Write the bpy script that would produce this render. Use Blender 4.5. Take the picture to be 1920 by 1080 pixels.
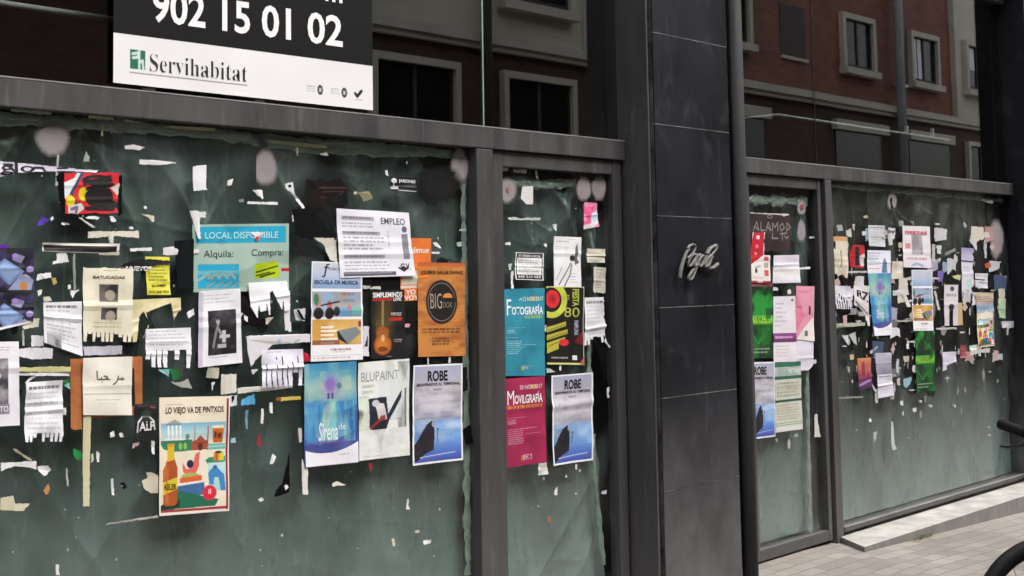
import bpy, bmesh, math, random
import numpy as np
from mathutils import Matrix, Vector
R_ = math.radians
for o in list(bpy.data.objects): bpy.data.objects.remove(o)
scene = bpy.context.scene
COL = scene.collection

# ------------------------------------------------------------------ camera
F, YAW, PIT, ROL, CX, CY = 2425., .7765, .0838, -.0103, 803.8, 306.3   # in pixels of a 1920 wide picture
DIST, ZC = 4.2, 1.72
_c, _s, _cp, _sp = math.cos(YAW), math.sin(YAW), math.cos(PIT), math.sin(PIT)
fw = np.array([_s*_cp, _c*_cp, _sp]); r0 = np.array([_c, -_s, 0.]); u0 = np.cross(r0, fw)
rr = r0*math.cos(ROL) + u0*math.sin(ROL); uu = -r0*math.sin(ROL) + u0*math.cos(ROL)
cd = bpy.data.cameras.new('camera'); cam = bpy.data.objects.new('camera', cd); COL.objects.link(cam)
M = Matrix.Identity(4)
for i in range(3):
    M[i][0] = rr[i]; M[i][1] = uu[i]; M[i][2] = -fw[i]
M[0][3], M[1][3], M[2][3] = 0., -DIST, ZC
cam.matrix_world = M
cd.sensor_fit = 'HORIZONTAL'; cd.sensor_width = 36; cd.lens = 36*F/1920
cd.shift_x = (960-CX)/1920; cd.shift_y = (CY-540)/1920
cd.clip_start = .05; cd.clip_end = 600
scene.camera = cam
# ------------------------------------------------------------------ sky, sun, exposure
SUN_EL, SUN_AZ = R_(58), R_(158)          # azimuth measured from +Y towards +X
w = bpy.data.worlds.new('World'); scene.world = w; w.use_nodes = True
nt = w.node_tree; bg = nt.nodes['Background']
sky = nt.nodes.new('ShaderNodeTexSky'); sky.sky_type = 'NISHITA'; sky.sun_disc = False
sky.sun_elevation = SUN_EL; sky.sun_rotation = SUN_AZ; sky.dust_density = 4.0; sky.air_density = 1.0
hs = nt.nodes.new('ShaderNodeHueSaturation'); hs.inputs['Saturation'].default_value = .36
nt.links.new(sky.outputs[0], hs.inputs['Color']); nt.links.new(hs.outputs[0], bg.inputs[0])
bg.inputs[1].default_value = .15
sd = bpy.data.lights.new('sun', 'SUN'); sd.energy = .8; sd.angle = R_(50); sd.color = (1., .985, .96)
sun = bpy.data.objects.new('sun', sd); COL.objects.link(sun)
sdir = Vector((math.sin(SUN_AZ)*math.cos(SUN_EL), math.cos(SUN_AZ)*math.cos(SUN_EL), math.sin(SUN_EL)))
sun.rotation_euler = sdir.to_track_quat('Z', 'Y').to_euler()
sun.location = sdir*30
vs = scene.view_settings; vs.view_transform = 'Standard'; vs.look = 'None'; vs.gamma = 1; vs.use_curve_mapping = False
vs.exposure = 1.83
scene.cycles.max_bounces = 8; scene.cycles.transparent_max_bounces = 16; scene.cycles.diffuse_bounces = 4
scene.cycles.use_denoising = True
scene.cycles.caustics_reflective = False; scene.cycles.caustics_refractive = False

# ------------------------------------------------------------------ helpers
def W(x, y, Y=0.0):
    """where the facade plane (or one parallel to it) is met in direction (x, y) of the survey photo"""
    v = fw + rr*((x-CX)/F) + uu*(-(y-CY)/F); t = (DIST+Y)/v[1]; p = v*t
    return float(p[0]), float(p[2]+ZC)
def lin(c):
    if isinstance(c, str):
        c = tuple(int(c[i:i+2], 16) for i in (0, 2, 4))
    out = []
    for v in c[:3]:
        v = v/255.; out.append(v/12.92 if v <= .04045 else ((v+.055)/1.055)**2.4)
    return np.array(out)
def props(o, label=None, cat=None, group=None, kind=None):
    if label: o['label'] = label
    if cat: o['category'] = cat
    if group: o['group'] = group
    if kind: o['kind'] = kind
    return o
def empty(name, loc=(0, 0, 0), rz=0, **k):
    o = bpy.data.objects.new(name, None); COL.objects.link(o); o.location = loc; o.rotation_euler = (0, 0, rz)
    o.empty_display_size = .1
    return props(o, **k)
def link(name, me, mat, parent=None, **k):
    o = bpy.data.objects.new(name, me); COL.objects.link(o)
    if mat is not None:
        for m in (mat if isinstance(mat, (list, tuple)) else [mat]): me.materials.append(m)
    if parent is not None: o.parent = parent
    return props(o, **k)
class B:
    """collects shapes for ONE mesh object"""
    def __init__(s): s.bm = bmesh.new()
    def box(s, x0, x1, y0, y1, z0, z1, mi=0, bev=0.0):
        x0, x1 = min(x0, x1), max(x0, x1); y0, y1 = min(y0, y1), max(y0, y1); z0, z1 = min(z0, z1), max(z0, z1)
        v = [s.bm.verts.new(p) for p in ((x0,y0,z0),(x1,y0,z0),(x1,y1,z0),(x0,y1,z0),(x0,y0,z1),(x1,y0,z1),(x1,y1,z1),(x0,y1,z1))]
        fs = [s.bm.faces.new([v[i] for i in q]) for q in ((0,3,2,1),(4,5,6,7),(0,1,5,4),(1,2,6,5),(2,3,7,6),(3,0,4,7))]
        for f in fs: f.material_index = mi
        if bev:
            es = list({e for f in fs for e in f.edges})
            bmesh.ops.bevel(s.bm, geom=es, offset=bev, segments=2, affect='EDGES', profile=.6)
        return s
    def poly(s, pts, mi=0):
        f = s.bm.faces.new([s.bm.verts.new(p) for p in pts]); f.material_index = mi; return s
    def tube(s, pts, r, n=10, closed=False, cap=True, mi=0):
        pts = [Vector(p) for p in pts]; N = len(pts); rings = []
        rad = r if isinstance(r, (list, tuple)) else [r]*N
        prev = None
        for i in range(N):
            a = pts[(i-1) % N] if (i > 0 or closed) else pts[i]; b = pts[(i+1) % N] if (i < N-1 or closed) else pts[i]
            t = (b-a).normalized()
            if prev is None:
                prev = t.orthogonal().normalized()
            prev = (prev - t*prev.dot(t)).normalized(); q = t.cross(prev)
            rings.append([s.bm.verts.new(pts[i] + (prev*math.cos(2*math.pi*k/n) + q*math.sin(2*math.pi*k/n))*rad[i]) for k in range(n)])
        for i in range(N if closed else N-1):
            A, C = rings[i], rings[(i+1) % N]
            for k in range(n):
                f = s.bm.faces.new((A[k], A[(k+1) % n], C[(k+1) % n], C[k])); f.material_index = mi; f.smooth = True
        if cap and not closed:
            f = s.bm.faces.new(list(reversed(rings[0]))); f.material_index = mi
            f = s.bm.faces.new(rings[-1]); f.material_index = mi
        return s
    def build(s, name, mat, parent=None, **k):
        bmesh.ops.recalc_face_normals(s.bm, faces=s.bm.faces)
        me = bpy.data.meshes.new(name); s.bm.to_mesh(me); s.bm.free()
        return link(name, me, mat, parent, **k)

# ---- value noise in numpy
def vnoise(x, y, seed=0):
    rg = np.random.RandomState(seed); T = rg.rand(64, 64)
    xi = np.floor(x).astype(int); yi = np.floor(y).astype(int); fx = x-xi; fy = y-yi
    fx = fx*fx*(3-2*fx); fy = fy*fy*(3-2*fy)
    g = lambda a, b: T[a % 64, b % 64]
    return (g(xi, yi)*(1-fx)+g(xi+1, yi)*fx)*(1-fy) + (g(xi, yi+1)*(1-fx)+g(xi+1, yi+1)*fx)*fy
def fbm(x, y, seed=0, o=4):
    t = 0; a = .5
    for i in range(o):
        t = t + a*vnoise(x*2**i+7*i, y*2**i+3*i, seed+i); a *= .5
    return t

# ------------------------------------------------------------------ materials
def mat(name, base=(.5,.5,.5), rough=.5, metal=0., spec=.5):
    m = bpy.data.materials.new(name); m.use_nodes = True
    b = m.node_tree.nodes['Principled BSDF']
    b.inputs['Base Color'].default_value = (*base, 1); b.inputs['Roughness'].default_value = rough
    b.inputs['Metallic'].default_value = metal; b.inputs['Specular IOR Level'].default_value = spec
    return m
def noisy(name, c0, c1, scale=5., rough=(.4, .6), spec=.5, bump=0., stretch=(1, 1, 1), detail=6, metal=0., extra=None, bscale=None):
    """principled material whose colour wanders between two real colours of the surface"""
    m = mat(name, c0, rough[0], metal, spec); t = m.node_tree; N, L = t.nodes, t.links; b = N['Principled BSDF']
    tc = N.new('ShaderNodeTexCoord'); mp = N.new('ShaderNodeMapping'); mp.inputs['Scale'].default_value = stretch
    L.new(tc.outputs['Object'], mp.inputs['Vector'])
    nz = N.new('ShaderNodeTexNoise'); nz.inputs['Scale'].default_value = scale; nz.inputs['Detail'].default_value = detail
    nz.inputs['Roughness'].default_value = .62
    L.new(mp.outputs[0], nz.inputs['Vector'])
    cr = N.new('ShaderNodeValToRGB'); cr.color_ramp.elements[0].position = .32; cr.color_ramp.elements[1].position = .7
    cr.color_ramp.elements[0].color = (*c0, 1); cr.color_ramp.elements[1].color = (*c1, 1)
    L.new(nz.outputs['Fac'], cr.inputs[0]); L.new(cr.outputs[0], b.inputs['Base Color'])
    mr = N.new('ShaderNodeMapRange'); mr.inputs[1].default_value = .3; mr.inputs[2].default_value = .7
    mr.inputs[3].default_value = rough[0]; mr.inputs[4].default_value = rough[1]
    L.new(nz.outputs['Fac'], mr.inputs[0]); L.new(mr.outputs[0], b.inputs['Roughness'])
    if bump:
        n2 = N.new('ShaderNodeTexNoise'); n2.inputs['Scale'].default_value = bscale or scale*4; n2.inputs['Detail'].default_value = 4
        L.new(mp.outputs[0], n2.inputs['Vector'])
        bp = N.new('ShaderNodeBump'); bp.inputs['Strength'].default_value = bump; bp.inputs['Distance'].default_value = .01
        L.new(n2.outputs['Fac'], bp.inputs['Height']); L.new(bp.outputs[0], b.inputs['Normal'])
    return m
def glassmat(name, tint, ior, rough=0.0, wob=0.0, dust=0.):
    m = bpy.data.materials.new(name); m.use_nodes = True; t = m.node_tree; N, L = t.nodes, t.links
    for n in list(N): N.remove(n)
    out = N.new('ShaderNodeOutputMaterial'); mix = N.new('ShaderNodeMixShader'); tr = N.new('ShaderNodeBsdfTransparent')
    gl = N.new('ShaderNodeBsdfGlossy'); fr = N.new('ShaderNodeFresnel'); 
    ge = N.new('ShaderNodeNewGeometry'); mi = N.new('ShaderNodeMapRange'); mi.inputs[3].default_value = ior; mi.inputs[4].default_value = 1/ior
    L.new(ge.outputs['Backfacing'], mi.inputs[0]); L.new(mi.outputs[0], fr.inputs['IOR'])   # same reflectance on both faces of the sheet
    tr.inputs[0].default_value = (*tint, 1); gl.inputs['Roughness'].default_value = rough
    gl.inputs['Color'].default_value = (1., .975, .93, 1)
    L.new(fr.outputs[0], mix.inputs[0]); L.new(tr.outputs[0], mix.inputs[1]); L.new(gl.outputs[0], mix.inputs[2])
    if wob:
        tc = N.new('ShaderNodeTexCoord'); nz = N.new('ShaderNodeTexNoise'); nz.inputs['Scale'].default_value = 1.3; nz.inputs['Detail'].default_value = 1
        bp = N.new('ShaderNodeBump'); bp.inputs['Strength'].default_value = wob; bp.inputs['Distance'].default_value = .01
        L.new(tc.outputs['Object'], nz.inputs['Vector']); L.new(nz.outputs['Fac'], bp.inputs['Height'])
        L.new(bp.outputs[0], gl.inputs['Normal'])
    if dust:
        tc = N.new('ShaderNodeTexCoord'); mp = N.new('ShaderNodeMapping'); mp.inputs['Scale'].default_value = (1.9, 1, .9); mp.inputs['Rotation'].default_value = (0, .35, 0); L.new(tc.outputs['Object'], mp.inputs[0])
        nz = N.new('ShaderNodeTexNoise'); nz.inputs['Scale'].default_value = 2.2; nz.inputs['Detail'].default_value = 9; nz.inputs['Distortion'].default_value = .8; L.new(mp.outputs[0], nz.inputs['Vector'])
        mr = N.new('ShaderNodeMapRange'); mr.inputs[1].default_value = .46; mr.inputs[2].default_value = .75; mr.inputs[4].default_value = dust; L.new(nz.outputs['Fac'], mr.inputs[0])
        df = N.new('ShaderNodeBsdfDiffuse'); df.inputs[0].default_value = (.46, .55, .54, 1); m2 = N.new('ShaderNodeMixShader')
        L.new(mr.outputs[0], m2.inputs[0]); L.new(mix.outputs[0], m2.inputs[1]); L.new(df.outputs[0], m2.inputs[2]); L.new(m2.outputs[0], out.inputs[0]); return m
    L.new(mix.outputs[0], out.inputs[0])
    return m
def printmat(name, rough, spec=.4):
    m = mat(name, (.8,.8,.8), rough, 0, spec); t = m.node_tree
    a = t.nodes.new('ShaderNodeAttribute'); a.attribute_name = 'print'
    t.links.new(a.outputs['Color'], t.nodes['Principled BSDF'].inputs['Base Color'])
    return m
def brickmat(name, c1, c2, mortar, scale, bw, bh, ms, rough=.85, vert='XZ', bump=.3, off=.5):
    m = mat(name, c1, rough, 0, .3); t = m.node_tree; N, L = t.nodes, t.links; b = N['Principled BSDF']
    tc = N.new('ShaderNodeTexCoord'); sp = N.new('ShaderNodeSeparateXYZ'); cb = N.new('ShaderNodeCombineXYZ')
    L.new(tc.outputs['Object'], sp.inputs[0]); L.new(sp.outputs['X'], cb.inputs['X']); L.new(sp.outputs['Z' if vert == 'XZ' else 'Y'], cb.inputs['Y'])
    br = N.new('ShaderNodeTexBrick'); br.inputs['Scale'].default_value = scale
    br.inputs['Color1'].default_value = (*c1, 1); br.inputs['Color2'].default_value = (*c2, 1); br.inputs['Mortar'].default_value = (*mortar, 1)
    br.inputs['Brick Width'].default_value = bw; br.inputs['Row Height'].default_value = bh; br.inputs['Mortar Size'].default_value = ms
    br.inputs['Mortar Smooth'].default_value = .3; br.offset = off
    L.new(cb.outputs[0], br.inputs['Vector'])
    nz = N.new('ShaderNodeTexNoise'); nz.inputs['Scale'].default_value = 1.4; nz.inputs['Detail'].default_value = 8; L.new(tc.outputs['Object'], nz.inputs['Vector'])
    mx = N.new('ShaderNodeMix'); mx.data_type = 'RGBA'; mx.blend_type = 'MULTIPLY'; mx.inputs[0].default_value = .55
    cr = N.new('ShaderNodeValToRGB'); cr.color_ramp.elements[0].position = .3; cr.color_ramp.elements[0].color = (.55,.53,.5,1); cr.color_ramp.elements[1].position = .7; cr.color_ramp.elements[1].color = (1.1,1.08,1.05,1)
    L.new(nz.outputs['Fac'], cr.inputs[0]); L.new(br.outputs['Color'], mx.inputs[6]); L.new(cr.outputs[0], mx.inputs[7]); L.new(mx.outputs[2], b.inputs['Base Color'])
    bp = N.new('ShaderNodeBump'); bp.inputs['Strength'].default_value = bump; bp.inputs['Distance'].default_value = .006; bp.invert = True
    L.new(br.outputs['Fac'], bp.inputs['Height']); L.new(bp.outputs[0], b.inputs['Normal'])
    return m

def dust_and_bounce(m, z0, z1, colour, amount, stretch=(1.6, 1.6, .9), scale=2.2):
    """blotchy paler tone towards the foot of a wall: dust, plus reflected pavement light painted in"""
    t = m.node_tree; N, L = t.nodes, t.links; b = N['Principled BSDF']; src = b.inputs['Base Color'].links[0].from_socket
    tc = N.new('ShaderNodeTexCoord'); sp = N.new('ShaderNodeSeparateXYZ'); L.new(tc.outputs['Object'], sp.inputs[0])
    mp = N.new('ShaderNodeMapping'); mp.inputs['Scale'].default_value = stretch; L.new(tc.outputs['Object'], mp.inputs[0])
    nz = N.new('ShaderNodeTexNoise'); nz.inputs['Scale'].default_value = scale; nz.inputs['Detail'].default_value = 8; L.new(mp.outputs[0], nz.inputs['Vector'])
    mr = N.new('ShaderNodeMapRange'); mr.inputs[1].default_value = z1; mr.inputs[2].default_value = z0; L.new(sp.outputs['Z'], mr.inputs[0])
    pw = N.new('ShaderNodeMath'); pw.operation = 'POWER'; pw.inputs[1].default_value = 1.4; L.new(mr.outputs[0], pw.inputs[0])
    nm = N.new('ShaderNodeMapRange'); nm.inputs[1].default_value = .3; nm.inputs[2].default_value = .7; nm.inputs[3].default_value = .55*amount; nm.inputs[4].default_value = 1.25*amount; L.new(nz.outputs['Fac'], nm.inputs[0])
    mu = N.new('ShaderNodeMath'); mu.operation = 'MULTIPLY'; mu.use_clamp = True; L.new(pw.outputs[0], mu.inputs[0]); L.new(nm.outputs[0], mu.inputs[1])
    mx = N.new('ShaderNodeMix'); mx.data_type = 'RGBA'; L.new(mu.outputs[0], mx.inputs[0]); L.new(src, mx.inputs[6]); mx.inputs[7].default_value = (*colour, 1)
    L.new(mx.outputs[2], b.inputs['Base Color']); return m
def scuffs(m, colour, lo, hi, stretch, scale, amount):
    """pale scratches and runs"""
    t = m.node_tree; N, L = t.nodes, t.links; b = N['Principled BSDF']; src = b.inputs['Base Color'].links[0].from_socket
    tc = N.new('ShaderNodeTexCoord'); mp = N.new('ShaderNodeMapping'); mp.inputs['Scale'].default_value = stretch; L.new(tc.outputs['Object'], mp.inputs[0])
    nz = N.new('ShaderNodeTexNoise'); nz.inputs['Scale'].default_value = scale; nz.inputs['Detail'].default_value = 9; nz.inputs['Distortion'].default_value = .6; L.new(mp.outputs[0], nz.inputs['Vector'])
    nm = N.new('ShaderNodeMapRange'); nm.inputs[1].default_value = lo; nm.inputs[2].default_value = hi; nm.inputs[4].default_value = amount; L.new(nz.outputs['Fac'], nm.inputs[0])
    mx = N.new('ShaderNodeMix'); mx.data_type = 'RGBA'; L.new(nm.outputs[0], mx.inputs[0]); L.new(src, mx.inputs[6]); mx.inputs[7].default_value = (*colour, 1)
    L.new(mx.outputs[2], b.inputs['Base Color']); return m
def fademat(name, colour):
    m = mat(name, colour, .8, 0, .2); t = m.node_tree; N, L = t.nodes, t.links; b = N['Principled BSDF']; out = N['Material Output']
    at = N.new('ShaderNodeAttribute'); at.attribute_name = 'fade'; tr = N.new('ShaderNodeBsdfTransparent'); mx = N.new('ShaderNodeMixShader')
    tc = N.new('ShaderNodeTexCoord'); nz = N.new('ShaderNodeTexNoise'); nz.inputs['Scale'].default_value = 16; nz.inputs['Detail'].default_value = 8; L.new(tc.outputs['Object'], nz.inputs['Vector'])
    mr = N.new('ShaderNodeMapRange'); mr.inputs[1].default_value = .25; mr.inputs[2].default_value = .6; mr.inputs[3].default_value = .84; mr.inputs[4].default_value = 1.04; L.new(nz.outputs['Fac'], mr.inputs[0])
    mu = N.new('ShaderNodeMath'); mu.operation = 'MULTIPLY'; mu.use_clamp = True; L.new(at.outputs['Fac'], mu.inputs[0]); L.new(mr.outputs[0], mu.inputs[1])
    L.new(mu.outputs[0], mx.inputs[0]); L.new(tr.outputs[0], mx.inputs[1]); L.new(b.outputs[0], mx.inputs[2]); L.new(mx.outputs[0], out.inputs[0]); return m
PAPER = printmat('printed_paper', .55, .35)
MATTE_PRINT = printmat('matte_print', .9, .08)
GLOSSY_PRINT = printmat('glossy_print', .5, .12)
M_POST = noisy('dark_post_paint', (.013,.013,.013), (.022,.021,.021), 3, (.6, .75), .15, .03, (2, 2, .6))
M_FRAME = dust_and_bounce(scuffs(noisy('anthracite_metal', (.042,.040,.041), (.074,.071,.071), 2.6, (.42, .64), .4, .04, (3, 3, .6)), (.14,.135,.13), .58, .74, (11, 11, 1.2), 2.6, .5), -.1, 1.0, (.15,.145,.14), .6)
M_STONE = dust_and_bounce(scuffs(scuffs(noisy('black_slate', (.004,.004,.0065), (.011,.011,.016), 2.6, (.50, .75), .20, .12, (1, 1, 1), 9), (.085,.085,.095), .56, .80, (1.3, 1, .8), 6., .32), (.10,.10,.105), .64, .76, (9, 1, .35), 2.2, .25), -.35, 1.25, (.18,.176,.176), 1.15, (1.2, 1, 1), 3.5)  # foot paled in colour for the pavement's reflection as well as dust
M_MORTAR = noisy('pale_joint', (.03,.03,.03), (.27,.27,.26), 7, (.8, .9), .2)
M_DARK = noisy('dark_gap', (.006,.006,.006), (.012,.011,.011), 6, (.7, .9), .2)
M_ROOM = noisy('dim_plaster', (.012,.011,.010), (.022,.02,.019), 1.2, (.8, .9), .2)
M_GLASS_UP = glassmat('dark_upper_glass', (.80,.82,.80), 2.5, 0, .025)
M_GLASS = glassmat('shop_glass', (.94,.96,.95), 1.42, .14, .0, .055)
M_JOINT = mat('silicone_joint', (.25,.33,.29), .35)
M_RAIL = mat('pale_metal_rail', (.72,.78,.76), .4)
M_PAVE = brickmat('pale_pavers', (.232,.210,.188), (.308,.282,.254), (.19,.176,.162), 1., .20, .10, .005, .85, 'XY', .5)
M_ASPH = noisy('asphalt', (.045,.045,.047), (.07,.07,.07), 30, (.8, .95), .3, .4)
M_KERB = noisy('granite_kerb', (.30,.29,.28), (.42,.41,.39), 12, (.7, .85), .3, .1)
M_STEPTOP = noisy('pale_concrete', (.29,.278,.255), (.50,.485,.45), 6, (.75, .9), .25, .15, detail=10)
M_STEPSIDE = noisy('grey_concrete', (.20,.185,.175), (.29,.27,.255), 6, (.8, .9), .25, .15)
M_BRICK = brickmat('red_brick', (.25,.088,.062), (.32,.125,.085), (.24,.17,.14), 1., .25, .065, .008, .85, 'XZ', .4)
M_CREAM = noisy('cream_render', (.58,.53,.42), (.68,.63,.52), 1.1, (.8, .9), .2, .1)
M_TRIM = noisy('stone_trim', (.54,.50,.41), (.64,.60,.51), 2, (.75, .9), .2, .1)
M_PANE = mat('dark_window_pane', (.012,.014,.013), .15, 0, .25)
M_SHUT = noisy('brown_shutter', (.055,.040,.034), (.085,.062,.052), 3, (.6, .7), .3, .1, (1, 1, 12))
M_CURTAIN = noisy('pale_curtain', (.80,.84,.84), (.90,.92,.92), 3, (.8, .9), .2, .2, (8, 1, .4))
M_PIPE = noisy('grey_downpipe', (.24,.24,.24), (.33,.33,.32), 3, (.5, .6), .4)
M_STEEL = mat('brushed_steel', (.62,.61,.58), .32, .75, .5)
M_RUBBER = noisy('black_rubber', (.006,.006,.007), (.012,.012,.012), 40, (.6, .8), .15, .1)
M_BLACKPAINT = mat('black_gloss_paint', (.012,.012,.014), .25, 0, .5)
M_ALU = mat('aluminium', (.55,.55,.56), .35, .9)

# ------------------------------------------------------------------ ground
GX = 7.3
def ground_z(x): return 0. if x < GX else -.036*(min(x, 14)-GX)
def sheet_strip(name, y0, y1, dz, m, x0=-40, x1=80, **k):
    b = B(); xs = [x0, GX, 14, x1]
    for a, c in zip(xs[:-1], xs[1:]):
        b.poly([(a, y0, ground_z(a)+dz), (c, y0, ground_z(c)+dz), (c, y1, ground_z(c)+dz), (a, y1, ground_z(a)+dz)])
    bmesh.ops.remove_doubles(b.bm, verts=b.bm.verts, dist=1e-5)
    return b.build(name, m, kind='structure', **k)
sheet_strip('ground', -60, 60, -.17, M_ASPH, -120, 160)
def slab(name, y0, y1, z0, z1, m, **k):
    b = B(); xs = [-40, GX, 14, 80]
    for a, c in zip(xs[:-1], xs[1:]):
        za, zc = ground_z(a), ground_z(c)
        b.poly([(a,y0,za+z1),(c,y0,zc+z1),(c,y1,zc+z1),(a,y1,za+z1)])
        b.poly([(a,y0,za+z0),(a,y0,za+z1),(c,y0,zc+z1),(c,y0,zc+z0)]); b.poly([(a,y1,za+z0),(c,y1,zc+z0),(c,y1,zc+z1),(a,y1,za+z1)])
    return b.build(name, m, kind='structure', **k)
slab('pavement', -4.6, .5, -.16, 0, M_PAVE)
slab('kerb', -4.78, -4.605, -.165, -.004, M_KERB)
sheet_strip('road', -6.6, -4.79, -.13, M_ASPH)
slab('far_kerb', -6.78, -6.605, -.165, -.004, M_KERB)
slab('far_pavement', -8.6, -6.785, -.16, 0, M_PAVE)

# ------------------------------------------------------------------ the shop building
shop = empty('shop_building', (0, 0, 0), label='dark grey shopfront with black stone pillar and papered over windows', cat='building')
XL, XM0, XM1, XJ = -.45, 4.394, 4.512, 5.545
X2, XE = 6.60, 10.715
# transoms
B().box(XL, XJ-.004, -.05, .06, 2.300, 2.400, bev=.004).build('transom', M_FRAME, shop)
B().box(X2, XE-.004, -.05, .06, 2.292, 2.378, bev=.004).build('transom', M_FRAME, shop)
B().box(XL, XJ-.004, -.056, .06, 3.86, 3.98, bev=.004).build('top_rail', M_FRAME, shop)
B().box(X2, XE-.004, -.056, .06, 3.86, 3.98, bev=.004).build('top_rail', M_FRAME, shop)
M_EDGE_GLINT = noisy('painted_edge_glint', (.18,.175,.175), (.30,.29,.285), 6, (.4, .6), .5)  # pale strips added to stand for highlights along the frame edges
B().box(XL, XJ-.006, -.0515, -.036, 2.4005, 2.4055).build('edge_glint', M_EDGE_GLINT, shop)
B().box(X2, XE-.006, -.0515, -.036, 2.3785, 2.3845).build('edge_glint', M_EDGE_GLINT, shop)
B().box(7.746, XE-.006, -.0565, -.04, .0722, .0775).build('edge_glint', M_EDGE_GLINT, shop)
# frames of the left window
B().box(XM0, XM1-.006, -.048, .055, .0, 2.297, bev=.004).build('mullion', M_FRAME, shop)
B().box(XL, XM0-.003, -.046, .05, .02, .13, bev=.004).build('bottom_rail', M_FRAME, shop)
B().box(XL-.12, XL-.002, -.2, .06, 0, 3.98, bev=.004).build('jamb', M_FRAME, shop)
# jamb beside the left door = return of the pillar
b = B(); b.box(XJ, XJ+.013, -.2, .07, -.05, 3.98, bev=.003); b.build('jamb', M_FRAME, shop)
b = B(); b.box(XM0+.01, XJ-.002, -.03, .05, .0, .02); b.build('threshold', M_FRAME, shop)
# left door: leaf frame + pane
door = B()
door.box(XM1, XM1+.078, -.034, .03, .025, 2.296, bev=.004)
door.box(5.448, 5.522, -.034, .03, .025, 2.296, bev=.004)
door.box(XM1+.079, 5.447, -.032, .03, 2.222, 2.296, bev=.004)
door.box(XM1+.079, 5.447, -.032, .03, .025, .125, bev=.004)
door = door.build('door', M_FRAME, shop)
B().box(XM1+.081, 5.446, -.002, .004, .127, 2.22).build('door_pane', M_GLASS, door)
B().box(5.525, XJ-.001, -.02, .05, .021, 2.297).build('door_stop', M_DARK, shop)
# right door
door2 = B()
door2.box(6.70, 6.775, -.034, .03, .012, 2.288, bev=.004)
door2.box(7.585, 7.628, -.034, .03, .012, 2.288, bev=.004)
door2.box(6.776, 7.584, -.032, .03, 2.222, 2.288, bev=.004)
door2.box(6.776, 7.584, -.032, .03, .012, .078, bev=.004)
door2 = door2.build('door', M_FRAME, shop)
B().box(6.777, 7.583, -.002, .004, .079, 2.221).build('door_pane', M_GLASS, door2)
B().box(7.63, 7.655, -.01, .05, .0, 2.290).build('door_stop', M_DARK, shop)
B().box(7.657, 7.742, -.05, .055, -.02, 2.290, bev=.004).build('mullion', M_FRAME, shop)
B().box(X2, 6.698, -.04, .05, -.02, 2.290).build('jamb', M_FRAME, shop)
# sill and plinth of the right window
B().box(7.744, XE-.004, -.055, .05, .046, .072, bev=.003).build('sill', M_FRAME, shop)
B().box(7.744, XE-.004, -.02, .05, -.12, .044).build('plinth', M_STEPSIDE, shop)
# panes
B().box(XL+.002, XM0-.004, -.002, .004, .131, 2.298).build('window_pane', M_GLASS, shop)
B().box(7.744, XE-.006, -.002, .004, .073, 2.29).build('window_pane', M_GLASS, shop)
xj1 = W(905, 120)[0]; xj2 = W(1525, 150)[0]
B().box(XL+.002, xj1-.005, -.002, .004, 2.402, 3.858).build('upper_pane', M_GLASS_UP, shop)
B().box(xj1+.003, XJ-.003, -.0022, .004, 2.402, 3.858).build('upper_pane', M_GLASS_UP, shop)
B().box(xj1-.005, xj1+.003, -.003, .003, 2.402, 3.858).build('glass_joint', M_JOINT, shop)
B().box(X2, xj2-.004, -.002, .004, 2.380, 3.858).build('upper_pane', M_GLASS_UP, shop)
B().box(xj2+.002, XE-.006, -.0022, .004, 2.380, 3.858).build('upper_pane', M_GLASS_UP, shop)
B().box(xj2-.004, xj2+.002, -.003, .003, 2.380, 3.858).build('glass_joint', M_DARK, shop)
# stone pillar
pil = B().box(5.604, 6.302, -.1975, .10, -.1, 3.98).build('pillar', M_MORTAR, shop)
zj = [-.1, .58, 1.055, 1.522, 2.002, 2.487, 2.976, 3.46, 3.98]
for k in range(8):
    B().box(5.598, 6.308, -.204, -.1976, zj[k]+.0028, zj[k+1]-.0028, bev=.001).build('stone_panel', M_STONE, pil)
for k in range(1, 8):
    B().box(5.600, 6.306, -.2052, -.2042, zj[k]-.0022, zj[k]+.0016).build('joint', M_MORTAR, pil)
B().box(5.5585, 5.6035, -.04, .07, -.1, 3.98).build('shadow_gap', M_DARK, shop)
B().box(6.3025, 6.352, -.05, .07, -.1, 3.98).build('shadow_gap', M_DARK, shop)
b = B(); b.tube([(6.398, -.2, -.03), (6.398, -.2, .02), (6.398, -.2, 3.98)], .044, 28); b.build('round_post', M_POST, shop)
b = B(); b.box(6.3525, 6.44, -.12, .07, -.1, 3.98); b.build('post_backing', M_DARK, shop)
b = B(); b.box(6.441, X2-.001, -.0, .07, -.1, 3.98); b.build('side_panel', M_FRAME, shop)
# right hand pillar, its return faces the camera
B().box(XE, XE+.022, -.2, .07, -.4, 3.98, bev=.003).build('jamb', M_STONE, shop)
pil2 = B().box(XE+.05, 11.45, -.178, .1, -.4, 3.98).build('pillar', M_MORTAR, shop)
for k in range(8):
    B().box(XE+.03, 11.47, -.2, -.1781, (zj[k] if k else -.4)+.0022, zj[k+1]-.0022, bev=.0015).build('stone_panel', M_STONE, pil2)
pil3 = B().box(-1.3, -.60, -.178, .1, -.1, 3.98).build('pillar', M_MORTAR, shop)
for k in range(8):
    B().box(-1.32, -.58, -.2, -.1781, zj[k]+.0022, zj[k+1]-.0022, bev=.0015).build('stone_panel', M_STONE, pil3)
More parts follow.
